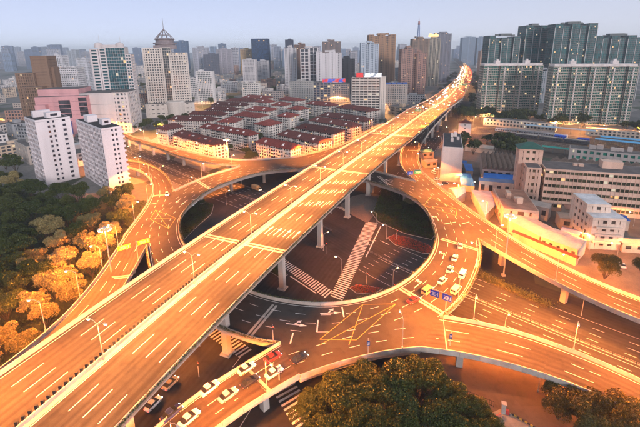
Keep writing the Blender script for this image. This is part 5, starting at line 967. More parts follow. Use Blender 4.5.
for x,y,w,d,rt,z,lb,cc in SMALL:
    c,s_=math.cos(R(rt)),math.sin(R(rt)); shed('shed',[(x+c*a*w/2-s_*e*d/2,y+s_*a*w/2+c*e*d/2) for a,e in((-1,-1),(1,-1),(1,1),(-1,1))],z,lb,cc,(.5,.42,.35),.9,windows=2)
b=Bld('hut_tower',139,367,-18,'small white tower block with dark red roof by the rail yard',wall=(.62,.56,.54)); b.block(0,0,11,9,0,14,3.4,4,4,band=.7,pier=.6,lit=0); t=b.done(); mb=MB(); mb.add([(-6,-5,15),(6,-5,15),(6,5,15),(-6,5,15),(0,0,18)],[(3,2,1,0),(0,1,4),(1,2,4),(2,3,4),(3,0,4)]); mb.build('roof',ROOF[1],t)
# ---- rail yard
ra=R(-37)
mb=MB(); mb.add([(110,345,.006),(330,180,.006),(420,300,.006),(190,470,.006)],[(0,1,2,3)]); mb.build('rail_yard',surf((.10,.075,.055),.95,.25,.45,fine=3),kind='structure')
yard=empty('rail_tracks',(230,340,0),ra,label='parallel rail tracks crossing the brown yard at right',cat='railway')
for i in range(12):
    if i in(5,6): continue
    mb=MB(); yy=-34+i*5.6
    for s_ in(-.72,.72): mb.box(0,yy+s_,.25,.42,190,.16)
    for k in range(95): mb.box(-94+k*2,yy,.1,.24,.4,2.6)
    mb.build('track',surf((.26,.2,.16),.6,.4,.4,metal=.3),yard)
def carriage(x,y,L_,label,body,roof,h=3.9,stripe=None,grp='railway carriages'):
    t=empty('railway_carriage',(x,y,.42),ra,label=label,cat='train',group=grp); mb=MB()
    pr=[(-1.5,.5),(-1.55,2.6),(-1.2,3.3),(0,3.55),(1.2,3.3),(1.55,2.6),(1.5,.5)]; n=len(pr); V=[(s_*L_/2,a,b_) for s_ in(-1,1) for a,b_ in pr]
    mb.add(V,[tuple(range(n)),tuple(range(n,2*n))[::-1]]+[(k,n+k,n+(k+1)%n,(k+1)%n) for k in range(n)]); mb.build('body',surf(body,.5,.3,.2),t)
    mb=MB(); mb.box(0,0,3.45,3.65,L_-.4,2.0); mb.build('roof',surf(roof,.6,.3,.2),t)
    mb=MB()
    for k in range(int(L_/2.2)): 
        for s_ in(-1,1): mb.box(-L_/2+1.4+k*2.2,s_*1.52,1.6,2.4,1.3,.12)
    mb.build('windows',glass((.03,.03,.04)),t,kind='stuff')
    for s_ in(-.36,.36): mb=MB(); mb.box(s_*L_,0,0,.48,2.8,2.2); mb.build('bogie',DARK,t)
ca,sa=math.cos(ra),math.sin(ra)
for i in range(3): carriage(190+i*17.2,389-i*13,20.5,['white passenger carriage at the left end of the parked train','white passenger carriage second in the parked train','white passenger carriage third in the parked train'][i],(.6,.6,.62),(.5,.5,.52))
for i,(x,y) in enumerate(((225,356),(238,342.5))): carriage(x,y,9,['bright blue wagon behind the white carriages, left one','bright blue wagon behind the white carriages, right one'][i],(.02,.08,.5),(.03,.12,.6))
for i in range(3): carriage(196+i*16,361-i*12.3,19,['dark freight wagon, left end of the dark train in the yard','dark freight wagon, middle of the dark train in the yard','dark freight wagon, right end of the dark train in the yard'][i],(.05,.05,.055),(.45,.42,.36))
def canopy(x,y,L_,wd,z,label,col,name='platform_canopy'):
    t=empty(name,(x,y,0),ra,label=label,cat='canopy'); mb=MB(); mb.add([(-L_/2,-wd/2,z),(L_/2,-wd/2,z),(L_/2,wd/2,z),(-L_/2,wd/2,z),(-L_/2,0,z+.9),(L_/2,0,z+.9)],[(0,1,5,4),(4,5,2,3),(3,2,1,0),(0,4,3),(1,2,5)]); mb.build('roof',surf(col,.5,.3,.2),t)
    for k in range(int(L_/8)+1): mb=MB(); mb.box(-L_/2+k*8,0,0,z+.1,.3,.3); mb.build('post',STEEL,t)
canopy(283,316,80,6,6,'light blue platform roof, farther of the two at the right edge',(.10,.36,.62)); canopy(272,307,80,6,6,'light blue platform roof, nearer of the two at the right edge',(.10,.36,.62)); canopy(195,302,30,5,5,'teal canopy in the middle of the rail yard',(.03,.30,.24)); canopy(238,380,60,6,6,'pale canopy behind the white train',(.3,.42,.5)); canopy(205,372,0.1+40,4,5,'dull grey canopy between the trains',(.26,.22,.2))
b=Bld('station_block',214,412,-37,'long cream two-storey station building at the back of the rail yard',wall=(.60,.52,.44)); b.block(0,0,70,10,0,7.5,3.6,3.4,3.4,band=.45,pier=.42,lit=.08); b.done()
b=Bld('station_block',212,277,-32,'long grey block with green panels in front of the rail yard',wall=(.42,.38,.36),gl=(.02,.16,.12)); b.block(0,0,48,11,0,9,4,4,4,band=.5,pier=.4,lit=.05); b.clutter(0,0,40,8,9.9,8); b.done()
b=Bld('station_block',300,352,-32,'low cream building with warm lamps at the far right of the rail yard',wall=(.5,.42,.34)); b.block(0,0,90,9,0,6,3.2,3.4,3.4,band=.45,pier=.42,lit=.1); b.done()
shed('shed',[(122,318),(140,306),(147,316),(130,327)],4,'pale worn roof among trees beside the rail yard',(.52,.44,.36),rise=1.5)
# ------------------------------------------------------------------ trees
def tree_meshes(Rc,Hc,nleaf,size,mat,seed,lobes=22,flat=.75):
    r=np.random.default_rng(seed); tm=MB(); base=Hc-Rc*1.2; tops=[]
    tm.tube((0,0,-.1),(.1,.05,base*.6),.05*Rc+.08,.04*Rc+.05,7)
    for k in range(6):
        a=2*math.pi*k/6+r.random(); q=(Rc*.5*math.cos(a),Rc*.5*math.sin(a),Hc-Rc*.3+r.random()); tm.tube((.1,.05,base*.55),q,.03*Rc+.04,.04,5)
    P=[]
    C=[]
    for k in range(lobes):
        a=r.random()*2*math.pi; u=r.random()**.5; z=r.uniform(-.55,.75); rad=math.sqrt(max(.05,1-z*z))*u
        C.append((Rc*.8*rad*math.cos(a),Rc*.8*rad*math.sin(a),Hc+Rc*flat*z*.8,Rc*r.uniform(.2,.42)))
    C.append((0,0,Hc,Rc*.5))
    wts=np.array([c[3]**2 for c in C]); wts/=wts.sum(); idx=r.choice(len(C),nleaf,p=wts)
    Cn=np.array(C)[idx]; d=r.normal(size=(nleaf,3)); d/=np.linalg.norm(d,axis=1)[:,None]; d[:,2]=np.where(d[:,2]<-.3,-d[:,2],d[:,2])
    rad=Cn[:,3]*(.72+.33*r.random(nleaf)); pts=Cn[:,:3]+d*rad[:,None]*np.array([1,1,.85])
    V,Fq=leaves(pts,size); return tm.mesh('trunk',BARK),leaf_mesh('crown',V,Fq,mat)
TV=[tree_meshes(5.2,7.2,6500,.27,LEAF,s) for s in(1,2,3,4)]+[tree_meshes(4.2,6.0,5000,.25,LEAF,s,16) for s in(5,6)]
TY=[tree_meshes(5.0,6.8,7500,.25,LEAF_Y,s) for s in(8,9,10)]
TF=[tree_meshes(5.2,7.0,900,.75,LEAF,s,10) for s in(11,12,13)]
TN=[tree_meshes(6.0,7.4,19000,.20,LEAF,s,34) for s in(21,22,23)]
def tree(name,x,y,s,var,label,group=None,sz=1.):
    tk,cr=var; t=empty(name,(x,y,0),rng.uniform(0,6.28),label=label,cat='tree',group=group); t.scale=(s,s,s*sz)
    obj('trunk',tk,t); obj('crown',cr,t); return t
def in_view(x,y,z=6,m=.06):
    v=cam.matrix_world.inverted()@Vector((x,y,z))
    if v.z>=-1: return False
    px=v.x/-v.z*390/640+.5; py=v.y/-v.z*390/640
    yy=148/640-py
    return -m<px<1+m and -.05<yy<427/640+m
LLl=LB['LL'][0]; LOl=LB['LO'][1]
def left_edge(y): return float(np.interp(y,[40,79,87,98,113,131,149,163,181,197,209,223],[-84,-82,-79,-78,-79,-82,-85,-87,-90,-94,-98,-105]))
boxes=[(D['rects'][k][0],D['rects'][k][1],D['rects'][k][2],D['rects'][k][3],D['rects'][k][4]) for k in('white1','white2')]
def on_block(x,y,m=3):
    for bx,by,rt,w_,d_ in boxes:
        c,s_=math.cos(R(rt)),math.sin(R(rt)); u=(x-bx)*c+(y-by)*s_; v=-(x-bx)*s_+(y-by)*c
        if abs(u)<w_/2+m and abs(v)<d_/2+m: return True
    return False
tp=[]; tries=0
while len(tp)<270 and tries<26000:
    tries+=1; y=rng.uniform(60,330); x=rng.uniform(-400,-78)
    if x>left_edge(y)-5.0: continue
    if y>214+max(0,(-150-x))*.55: continue
    if not in_view(x,y) or on_block(x,y,4): continue
    sp=7.4 if math.hypot(x,y)<190 else 9.6
    if any((x-a)**2+(y-b_)**2<sp*sp for a,b_ in tp): continue
    tp.append((x,y))
for x,y in tp:
    e=left_edge(y)-x; near=math.hypot(x,y)<175
    if e<18+26*rng.random(): tree('park_tree',x,y,rng.uniform(.85,1.2),rng.choice(TY if rng.random()<.85 else TV),'tawny leafed tree with lamp glow in its leaf colour along the left ramp edge','trees lining the left ramp')  # golden leaves near the ramp carry the lamp light in their colour
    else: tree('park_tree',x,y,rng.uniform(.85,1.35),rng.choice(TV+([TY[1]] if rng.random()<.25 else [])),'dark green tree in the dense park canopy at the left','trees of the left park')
mb=MB(); mb.add([(left_edge(y)-1.5,y,.05) for y in(40,79,98,131,163,197,214)]+[(-150,214,.05),(-420,350,.05),(-420,40,.05)],[tuple(range(10))]); mb.build('park_ground',surf((.035,.045,.02),.95,.3,.5),kind='structure')
pts=[]
while len(pts)<16000:
    y=rng.uniform(50,240); x=rng.uniform(-230,-78)
    if x<left_edge(y)-2 and y<212+max(0,(-150-x))*.55 and not on_block(x,y,1): pts.append((x,y,.2+rng.random()*1.6))
V,Fq=leaves(np.array(pts),.5); obj('undergrowth',leaf_mesh('undergrowth',V,Fq,LEAF),label='dark undergrowth beneath the park trees',cat='shrubs',kind='stuff')
for i in range(16):
    x,y=scatter(grow(list(D['gp']['isl3']),-2.5),1)[0]; tree('shrub',x,y,rng.uniform(.28,.5),rng.choice(TV),'round dark shrub in the bed under the right side of the ring','shrubs under the right side of the ring')
for i in range(5):
    x,y=scatter(grow(list(D['gp']['islL']),-2.5),1)[0]; tree('shrub',x,y,rng.uniform(.3,.5),rng.choice(TV),'round dark shrub in the bed inside the left of the ring','shrubs inside the left of the ring')
# near trees along the bottom edge
bl=['leftmost','second from left','third from left','middle','fourth from right','third from right','second from right','rightmost']
for i,(x,y,s) in enumerate(((-3,70.5,.8),(4,72.5,1.0),(10.5,75.5,.95),(17,74,1.05),(23.5,77.5,1.0),(29,73,.85),(33.5,70,.7),(36.5,66,.6))):
    tree('street_tree',x,y,s,TN[i%3],'dense dark tree below the orange ramp at the bottom, '+bl[i]+'','dark trees at the bottom edge')
for i,(x,y,s) in enumerate(((1,64.5,.85),(9,66.5,.9),(17,66,.9),(25,66,.9),(32,64.5,.7))):
    tree('street_tree',x,y,s,TN[(i+1)%3],'dense dark tree cut by the bottom edge, '+ORD[i]+' from left','front dark trees at the bottom edge')
TNY=[tree_meshes(6.0,7.4,17000,.20,leaf_mat('olive_leaves',(.05,.06,.015),(.16,.11,.025)),s,30) for s in(31,32)]
for i,(x,y,s) in enumerate(((54.5,72.5,.72),(59,70,.85),(65,67.5,.9),(58,64.5,.85),(64.5,62,.9),(71,62.5,.85))):
    tree('street_tree',x,y,s,TNY[i%2],'olive tree lit from the ramp in the bottom right corner, '+ORD[i]+' of the clump','olive trees in the bottom right corner')
tree('yard_tree',105,128.5,.85,TNY[0],'lone bushy tree in the yard below the cream block at right')
tree('yard_tree',121,131,.6,TN[1],'small dark tree at the right edge of the cream yard')
tree('yard_tree',48,196,.7,TY[0],'small yellowish tree in the shrub bed under the ring')
for i,(x,y) in enumerate(((-86,291),(-55,288),(-51.5,292),(-74,298),(-61,310))): tree('yard_tree',x,y,.6+.1*(i%3),TV[i%4],'round tree in front of the red-roofed houses, '+ORD[i]+' along the ramp','trees before the red-roofed houses')
n=0
for i in range(40):                       # belt in front of the green glass towers
    f=rng.random(); x=lerp(150,345,f)+rng.uniform(-10,10); y=lerp(470,362,f)+rng.uniform(-12,26)
    tree('belt_tree',x,y,rng.uniform(.9,1.5),rng.choice(TF),'dark tree in the belt between the rail yard and the green glass towers','tree belt under the green glass towers')
for i in range(22):
    x=rng.uniform(112,172); y=rng.uniform(296,338)
    if math.hypot(x-134,y-316)<13: continue
    tree('belt_tree',x,y,rng.uniform(.8,1.3),rng.choice(TF),'dark tree in the clump between the sawtooth factory and the tracks','clump beside the tracks')
for i in range(18): tree('belt_tree',rng.uniform(-205,-150),rng.uniform(395,470),rng.uniform(.8,1.2),rng.choice(TF),'dark tree in front of the beige stone tower','trees by the stone tower')
for i in range(34):
    x,y=rng.uniform(-430,-190),rng.uniform(268,405)
    if not on_block(x,y,6) and clear(x,y,2) and all(abs(x-p[0])>p[2]*.6+3 or abs(y-p[1])>15 for p in placed): tree('belt_tree',x,y,rng.uniform(.7,1.1),rng.choice(TF),'dark tree between the white slab blocks and the malls','trees before the malls')
for i in range(34):
    for _ in range(20):
        x=rng.uniform(-115,50); y=rng.uniform(300,560)
        if all(abs((x-h_[0])*math.cos(R(h_[2]))+(y-h_[1])*math.sin(R(h_[2])))>h_[3]/2+2 or abs(-(x-h_[0])*math.sin(R(h_[2]))+(y-h_[1])*math.cos(R(h_[2])))>h_[4]/2+2 for h_ in D['houses']) and x<np.interp(y,my,ML[:,0])-22: break
    else: continue
    tree('garden_tree',x,y,rng.uniform(.45,.75),rng.choice(TF),'small dark tree in the lanes between the red-roofed houses','trees among the red-roofed houses')
for i in range(40):
    y=rng.uniform(450,1300); sd=rng.choice((-1,1)); x=float(np.interp(y,my,MAIN[:,0]))+sd*rng.uniform(24,40)
    if clear(x,y,-8): tree('roadside_tree',x,y,rng.uniform(.9,1.4),rng.choice(TF),'dark roadside tree beside the far main viaduct','trees beside the far viaduct')
for i in range(60):
    y=rng.uniform(620,1500); x=y*rng.uniform(-.6,.02)
    if clear(x,y,4) and all(abs(x-p[0])>p[2]*.6 or abs(y-p[1])>16 for p in placed): tree('district_tree',x,y,rng.uniform(1,1.8),rng.choice(TF),'dark tree in the lit district behind the red roofs','trees of the lit district')
# shrub strip between the street and the right-hand elevated road
hp=np.array([(53,139.5,0),(60,132,0),(68,122.5,0),(76,113.5,0)]); mb=MB(); mb.strip([tuple(p) for p in offset(hp+np.array((0,0,.15)),-2.4)],[tuple(p) for p in offset(hp+np.array((0,0,.15)),2.4)],False)
strip=empty('shrub_strip',label='strip of clipped shrubs between the street and the right elevated road',cat='shrub bed'); mb.build('soil',SOIL,strip); hedge('shrubs',resamp(hp,2),strip,LEAF_H,3.4,1.5,.1,70,.3)

# ------------------------------------------------------------------ lamps
def lamp_proto(kind,h,light):
    t=empty('street_lamp',(0,0,-999))
    mb=MB(); mb.tube((0,0,0),(0,0,h),.11,.06,8); mb.box(0,0,0,.5,.34,.34); mb.build('post',POSTM,t)
    sides=(-1,1) if kind=='double' else (1,)
    for s_ in sides:
        mb=MB(); mb.tube((0,0,h-.3),(s_*1.1,0,h+.55),.06,.05,6); mb.tube((s_*1.1,0,h+.55),(s_*2.0,0,h+.62),.05,.045,6); mb.build('arm',POSTM,t)
        mb=MB(); V=[]
        for x_,hw,hz in((1.8,.10,.06),(2.1,.2,.12),(2.75,.2,.11),(2.95,.08,.05)):
            for a,c in((-hw,-.06),(hw,-.06),(hw*.7,hz),(-hw*.7,hz)): V.append((s_*x_,a,h+.62+c))
        Fm=[(0,1,2,3),(12,15,14,13)]
        for q in(0,4,8): Fm+=[(q+k,q+(k+1)%4,q+4+(k+1)%4,q+4+k) for k in range(4)]
        mb.add(V,Fm); hd=mb.build('lamp_head',POSTM,t)
        mb=MB(); mb.box(s_*2.42,0,h+.40,h+.555,.5,.34); mb.build('bulb',BULB,hd)
        lo=bpy.data.objects.new('lamp_light',light); COL.objects.link(lo); lo.parent=t; lo.location=(s_*2.42,0,h+.3)
    return t
P_DBL=lamp_proto('double',9.0,L_MAIN); P_SGL=lamp_proto('single',8.5,L_RING); P_ST=lamp_proto('single',7.5,L_ST); P_FAR=lamp_proto('single',9,L_FAR); P_YARD=lamp_proto('single',6.5,L_YARD)
P_SIDE=P_ST
used=set()
def lamp(proto,x,y,z,ang,label,group):
    t=proto if id(proto) not in used else copy_tree(proto); used.add(id(proto))
    t.location=(x,y,z); t.rotation_euler=(0,0,ang); tag(t,label,'street lamp',group); return t
t=44.5; i=0
while at_s(MAIN,ms,t)[1]<1500:
    p=at_s(offset(MAIN,.75),arclen(offset(MAIN,.75)),t); d=tang(MAIN,ms,t)
    lamp(P_DBL,p[0],p[1],20.03,math.atan2(d[1],d[0])-math.pi/2,ordn(i)+' double-armed street lamp from the camera on the main viaduct median','main viaduct median lamps'); i+=1; t+=30 if p[1]<330 else 44 if p[1]<700 else 75
def lamps_along(proto,P,side,step,start,z,what,group,inset=.6):
    s=arclen(P); t=start; i=0
    while t<s[-1]-2:
        p=at_s(P,s,t); d=tang(P,s,t); q=np.array([d[1],-d[0]])*side
        if not in_view(p[0],p[1],p[2],.3): t+=step; continue
        # arm (local +x) points inward, away from the edge
        lamp(proto,p[0]+q[0]*.2,p[1]+q[1]*.2,p[2]+z,math.atan2(-q[1],-q[0]),ordn(i)+' single-armed street lamp along '+what,group); i+=1; t+=step
for ci,what in((3,'the upper right outer rim of the ring'),(6,'the upper left outer rim of the ring'),(7,'the left outer rim of the ring')):
    lamps_along(P_SGL,edge_off(ci,0),1,24,10,.95,what,'lamps along '+what)
lamps_along(P_SGL,edge_off(2,0),-1 if False else 1,22,10,.95,'the right outer rim of the ring','outer ring lamps')
lamps_along(P_SGL,edge_off(1,0),1,60,27,.95,'the bottom outer rim of the ring','lamps along the bottom rim')
for nm,e,sd,st,what in(('LL',0,-1,19,'the left ramp beside the park'),('BL',1,1,22,'the bottom left ramp'),('BR',0,-1,24,'the orange bottom right ramp'),('RB',1,1,24,'the right elevated road'),('RR',1,1,30,'the ramp on the right of the main viaduct'),('N',0,-1,26,'the railed ramp before the houses'),('UL',1,1,28,'the upper left elevated road'),('LO',1,1,24,'the loop road behind the slab blocks')):
    lamps_along(P_SGL,LB[nm][e],sd,st,9,.95,what,'lamps along '+what)
AXv=AX[(AX[:,0]>-200)&(AX[:,0]<100)]
lamps_along(P_ST,offset(AXv,14.2),1,38,20,0,'the lower kerb of the cross street','cross street lower kerb lamps')
lamps_along(P_ST,offset(AXv,-14.2),-1,38,34,0,'the upper kerb of the cross street','cross street upper kerb lamps')
gs=g3[(g3[:,1]<430)]
lamps_along(P_ST,offset(gs,27.5),1,46,30,0,'the right kerb under the main viaduct','boulevard right kerb lamps')
far_spots=[(-.21,640),(-.16,820),(-.12,700),(-.05,700),(-.10,850),(-.13,960),(-.07,930),(-.03,900),(-.17,1050),(-.30,600),(-.28,800),(-.36,760),(-.33,1000),(-.22,1000),(-.60,430),(-.66,470),(-.76,470),(-.8,520),(-.7,560),(-.41,420),(-.46,380),(.145,560),(.16,520),(.19,640),(.21,720),(.36,700),(.38,820),(.40,430),(.44,470),(.50,445),(.62,395),(.68,385),(.75,370),(.86,360),(-.5,700),(-.46,900),(-.25,1200),(-.35,1250),(.05,640),(.1,600),(.40,900),(.42,1100)]
for i,(x,y) in enumerate(((-215,330),(-250,310),(-285,345),(-320,330),(-240,372),(-300,300),(-360,380),(-190,300),(-168,345),(-160,320))): lamp(P_YARD,x,y,0,i,ordn(i)+' street lamp behind the white slab blocks before the malls','lamps before the malls')
for i,(q,y) in enumerate(far_spots): lamp(P_FAR,q*y,y,0,rng.uniform(0,6),'street lamp glowing among the distant city blocks','distant city lamps')
for i,(x,y,a) in enumerate(((54,80,2.2),(47,91,-.9),(112,150,3.0),(118,140,2.6),(96,200,0),(88,215,.5))): lamp(P_ST,x,y,.03,a,ordn(i)+' small street lamp among the sheds and side street at right','side street lamps')
for i,(x,y) in enumerate(((94,184),(106,181),(114,150),(131,144),(88,236),(76,248),(124,196),(150,172),(97,263))): lamp(P_YARD,x,y,.03,i*1.3,ordn(i)+' yard lamp among the sheds and works at the right','works yard lamps')
def high_mast(x,y,h,label,n=12,light=L_MAST):
    t=empty('high_mast_lamp',(x,y,0),label=label,cat='lamp mast'); mb=MB(); mb.tube((0,0,0),(0,0,h),.28,.14,10); mb.box(0,0,0,.7,1.2,1.2); mb.build('post',POSTM,t)
    mb=MB(); 
    for k in range(n):
        a0,a1=2*math.pi*k/n,2*math.pi*(k+1)/n; r=1.6; mb.tube((r*math.cos(a0),r*math.sin(a0),h-.2),(r*math.cos(a1),r*math.sin(a1),h-.2),.09,n=5)
        if k%3==0: mb.tube((0,0,h+.1),(r*math.cos(a0),r*math.sin(a0),h-.2),.08,n=5)
    mb.lathe([(.6,h-.3),(.6,h+.3),(.3,h+.6)],10); mb.build('crown_ring',POSTM,t)
    for k in range(n):
        a=2*math.pi*k/n; mb=MB(); mb.box(1.85,0,h-.5,h-.12,.6,.42,a); hd=mb.build('lamp_head',POSTM,t); mb=MB(); mb.box(1.85,0,h-.62,h-.505,.44,.32,a); mb.build('bulb',BULB,hd)
    lo=bpy.data.objects.new('lamp_light',light); COL.objects.link(lo); lo.parent=t; lo.location=(0,0,h-1.4)
high_mast(-73.2,121.5,26.5,'high-mast lamp with a ring of lanterns beside the left ramp')
high_mast(69.0,131.5,25,'high-mast lamp with a ring of lanterns beside the right elevated road')
high_mast(-66,268.5,24,'tall lamp mast with orange lantern beside the upper left road')

# ------------------------------------------------------------------ vehicles
def paint(rgb): return surf(rgb,.3,.8,.08,spec=.5)
HEADL=emit((1,.93,.8),14); TAILL=emit((1,.05,.02),9); CARGLASS=glass((.02,.024,.028),.08,50); TYRE=surf((.02,.02,.02),.9,3,.2); RIM=surf((.5,.5,.5),.4,3,.1,metal=.6)
def loft(secs):
    mb=MB(); n=len(secs[0]); V=[p for s_ in secs for p in s_]; Fm=[tuple(range(n))[::-1],tuple(range((len(secs)-1)*n,len(secs)*n))]
    for i in range(len(secs)-1): Fm+=[(i*n+k,i*n+(k+1)%n,(i+1)*n+(k+1)%n,(i+1)*n+k) for k in range(n)]
    mb.add(V,Fm); return mb
def sec(x,hw,z0,z1,top=.92): return [(x,-hw*.9,z0),(x,hw*.9,z0),(x,hw,z0+.25),(x,hw,z1-.12),(x,hw*top,z1),(x,-hw*top,z1),(x,-hw,z1-.12),(x,-hw,z0+.25)]
def make_car(kind,rgb):
    t=empty('car',(0,0,-999)); m=paint(rgb)
    if kind=='sedan':
        loft([sec(-2.25,.72,.32,.78),sec(-2.1,.85,.24,.92),sec(-1.3,.9,.2,.98),sec(.9,.9,.2,.95),sec(1.7,.88,.2,.84),sec(2.15,.8,.25,.72),sec(2.28,.66,.34,.6)]).build('body',m,t)
        loft([[(x,-a,z0),(x,a,z0),(x+dx,a*.8,z1),(x+dx,-a*.8,z1)] for x,a,z0,z1,dx in((-1.75,.8,.93,1.0,.1),(-1.1,.84,.93,1.40,0),(.1,.84,.93,1.44,0),(1.15,.8,.93,.97,0))]).build('windows',CARGLASS,t)
        mb=loft([sec(-1.05,.62,1.38,1.45),sec(-.4,.66,1.42,1.5),sec(.12,.62,1.40,1.46)]); mb.build('roof',m,t); L2,wh=2.25,.33; ax=(-1.35,1.4)
    elif kind=='van':
        loft([sec(-2.4,.86,.3,1.9),sec(-2.3,.92,.25,1.98),sec(1.1,.92,.25,1.98),sec(1.7,.9,.25,1.2),sec(2.3,.86,.28,.95),sec(2.42,.78,.35,.8)]).build('body',m,t)
        mb=MB()
        for s_ in(-1,1): mb.box(-.4,s_*.91,1.2,1.75,3.0,.06)
        mb.add([(1.12,-.78,1.9),(1.12,.78,1.9),(1.72,.78,1.24),(1.72,-.78,1.24)],[(0,1,2,3)]); mb.box(-2.39,0,1.2,1.75,.08,1.4); mb.build('windows',CARGLASS,t); L2,wh=2.4,.34; ax=(-1.5,1.5)
    else:
        loft([sec(1.6,1.05,.5,2.3),sec(1.9,1.1,.45,2.5),sec(3.0,1.1,.45,2.4),sec(3.3,1.05,.5,1.5)]).build('cab',m,t)
        mb=MB(); mb.box(-1.2,0,.75,3.1,5.2,2.3); mb.build('cargo_box',paint(tuple(min(.8,c*1.3+.05) for c in rgb)),t); mb=MB(); mb.box(-.2,0,.5,.74,6.4,1.0); mb.build('chassis',DARK,t)
        mb=MB(); mb.add([(3.02,-.9,2.34),(3.34,-.9,1.52),(3.34,.9,1.52),(3.02,.9,2.34)],[(0,1,2,3)]); mb.build('windows',CARGLASS,t); L2,wh=3.3,.48; ax=(-2.4,2.3)
    wd=.8 if kind!='truck' else 1.0
    for x_ in ax:
        for s_ in(-1,1):
            mb=MB(); mb.tube((x_,s_*(wd-.1),wh),(x_,s_*(wd+.12),wh),wh,wh,14); wl=mb.build('wheel',TYRE,t); mb=MB(); mb.tube((x_,s_*(wd+.1),wh),(x_,s_*(wd+.14),wh),wh*.6,wh*.5,10); mb.build('rim',RIM,wl)
    for s_ in(-1,1):
        zz={'sedan':.62,'van':.85,'truck':.95}[kind]; x1={'sedan':2.2,'van':2.4,'truck':3.3}[kind]; x0={'sedan':-2.22,'van':-2.42,'truck':-3.84}[kind]
        mb=MB(); mb.box(x1,s_*.58,zz-.08,zz+.08,.12,.3); mb.build('headlight',HEADL,t)
        mb=MB(); mb.box(x0,s_*.62,zz,zz+.16,.1,.26); mb.build('tail_light',TAILL,t)
    return t
CARS={}
COLS={'white':(.72,.72,.72),'silver':(.42,.44,.46),'black':(.02,.02,.024),'dark blue':(.03,.045,.14),'red':(.36,.02,.02),'cream':(.66,.55,.36),'orange':(.5,.30,.13),'grey':(.16,.17,.18)}
def car(kind,colr,x,y,z,ang,label,group=None,cat='car'):
    k=(kind,colr); t=copy_tree(CARS[k]) if k in CARS else make_car(kind,COLS[colr]); CARS.setdefault(k,t)
    t.location=(x,y,z); t.rotation_euler=(0,0,ang); tag(t,label,cat); 
    if group: t['group']=group
    t.name={'sedan':'car','van':'van','truck':'truck'}[kind]; return t
BLc=(LB['BL'][0]+LB['BL'][1])/2
def on_bl(x,y):
    i=int(np.argmin(np.hypot(BLc[:,0]-x,BLc[:,1]-y))); i=min(max(i,1),len(BLc)-2); d=BLc[i-1]-BLc[i+1]; return BLc[i][2]+.02 if i<len(BLc)-1 else BLc[i][2],math.atan2(d[1],d[0])
for kind,c,x,y,lb in(('sedan','dark blue',-31.2,64.6,'dark blue car cut by the bottom edge, outermost lane of the queue'),('sedan','white',-27.2,63.4,'white car near the bottom edge in the inner queue lane'),('sedan','white',-25.3,71.2,'white car in the outer lane of the queue on the bottom left ramp'),('sedan','silver',-20.9,69.9,'silver car in the middle of the queue on the bottom left ramp'),('sedan','black',-16.8,74.0,'black car behind the silver car on the bottom left ramp'),('sedan','white',-18.3,77.8,'white car beside the parapet ahead of the black car'),('sedan','white',-11.6,76.9,'white car at the head of the bottom left ramp near the blue sign'),('sedan','red',-12.5,82.0,'dark red car in the outer lane by the ramp joint'),('sedan','black',-5.8,81.6,'black car entering the ring from the bottom left ramp')):
    z,a=on_bl(x,y) if y<80 else (9.02,R(40)); car(kind,c,x,y,z,a if y>=80 else a,lb,'cars queueing on the bottom left ramp')
hq=np.array(hole)
def on_ring(x,y): 
    i=int(np.argmin(np.hypot(hq[:,0]-x,hq[:,1]-y))); d=(hq[(i+2)%len(hq)]-hq[i-2])*fl_; return math.atan2(d[1],d[0])
for kind,c,x,y,lb in(('sedan','white',39.9,114.2,'white car in the middle lane of the right side of the ring'),('van','white',48,117.8,'white van in the outer lane of the right side of the ring'),('van','cream',42.6,108.9,'cream van in the outer lane beside the blue signs'),('van','orange',33.6,108.8,'orange van beside the inner lane arrow on the ring'),('sedan','red',28,104.2,'red car at the ring joint behind the orange van'),('sedan','white',48.9,128.6,'white car farther back in the middle lane of the ring'),('sedan','silver',44.6,121,'silver car between two white cars on the ring'),('sedan','silver',54,137.5,'silver car just past the upper right ring joint')):
    car(kind,c,x,y,9.02,on_ring(x,y),lb,'vehicles on the right side of the ring')
car('sedan','white',-83,198.5,9.02,R(-70),'white car turning in from the loop road at the left')
for kind,c,x,y,a,lb in(('sedan','white',-41.6,77.5,65,'white car parked under the main viaduct at the bottom'),('sedan','grey',-39.6,83.5,65,'grey car parked under the main viaduct behind the white one'),('truck','orange',-39.5,228.5,-42,'orange truck with yellow box on the street under the ring top'),('sedan','white',87.9,289,20,'white car parked left of the narrow white block, farthest'),('sedan','silver',83,266,15,'silver car parked left of the narrow white block, second'),('van','white',78.5,258,100,'white van parked left of the narrow white block'),('sedan','white',74.8,233,10,'white car parked at the front of the narrow white block, left'),('sedan','black',79.3,235.5,10,'black car parked at the front of the narrow white block, middle'),('sedan','white',77,244,8,'white car parked behind the front pair by the narrow white block'),('sedan','white',118,137,70,'white car in the yard below the cream block at the right edge')):
    car(kind,c,x,y,.02,R(a),lb)
# evening traffic on the far stretch of the viaduct: small in the picture, so body, glass and lights only
HB=emit((1,.86,.6),160); TB=emit((1,.05,.02),220)
def far_car(rgb):
    t=empty('car',(0,0,-999)); loft([sec(-2.25,.72,.32,.78),sec(-2.1,.85,.24,.92),sec(.9,.9,.2,.95),sec(2.28,.7,.3,.62)]).build('body',paint(rgb),t)
    loft([[(x,-a,z0),(x,a,z0),(x,a*.8,z1),(x,-a*.8,z1)] for x,a,z0,z1 in((-1.75,.8,.93,1.0),(-1.1,.84,.93,1.42),(.1,.84,.93,1.46),(1.15,.8,.93,.97))]).build('windows',CARGLASS,t)
    for s_ in(-1,1):
        mb=MB(); mb.box(2.26,s_*.55,.5,.72,.14,.36); mb.build('headlight',HB,t); mb=MB(); mb.box(-2.24,s_*.6,.6,.84,.12,.36); mb.build('tail_light',TB,t)
    return t
cl=['silver','black','grey','dark blue','black','red']; FC={}
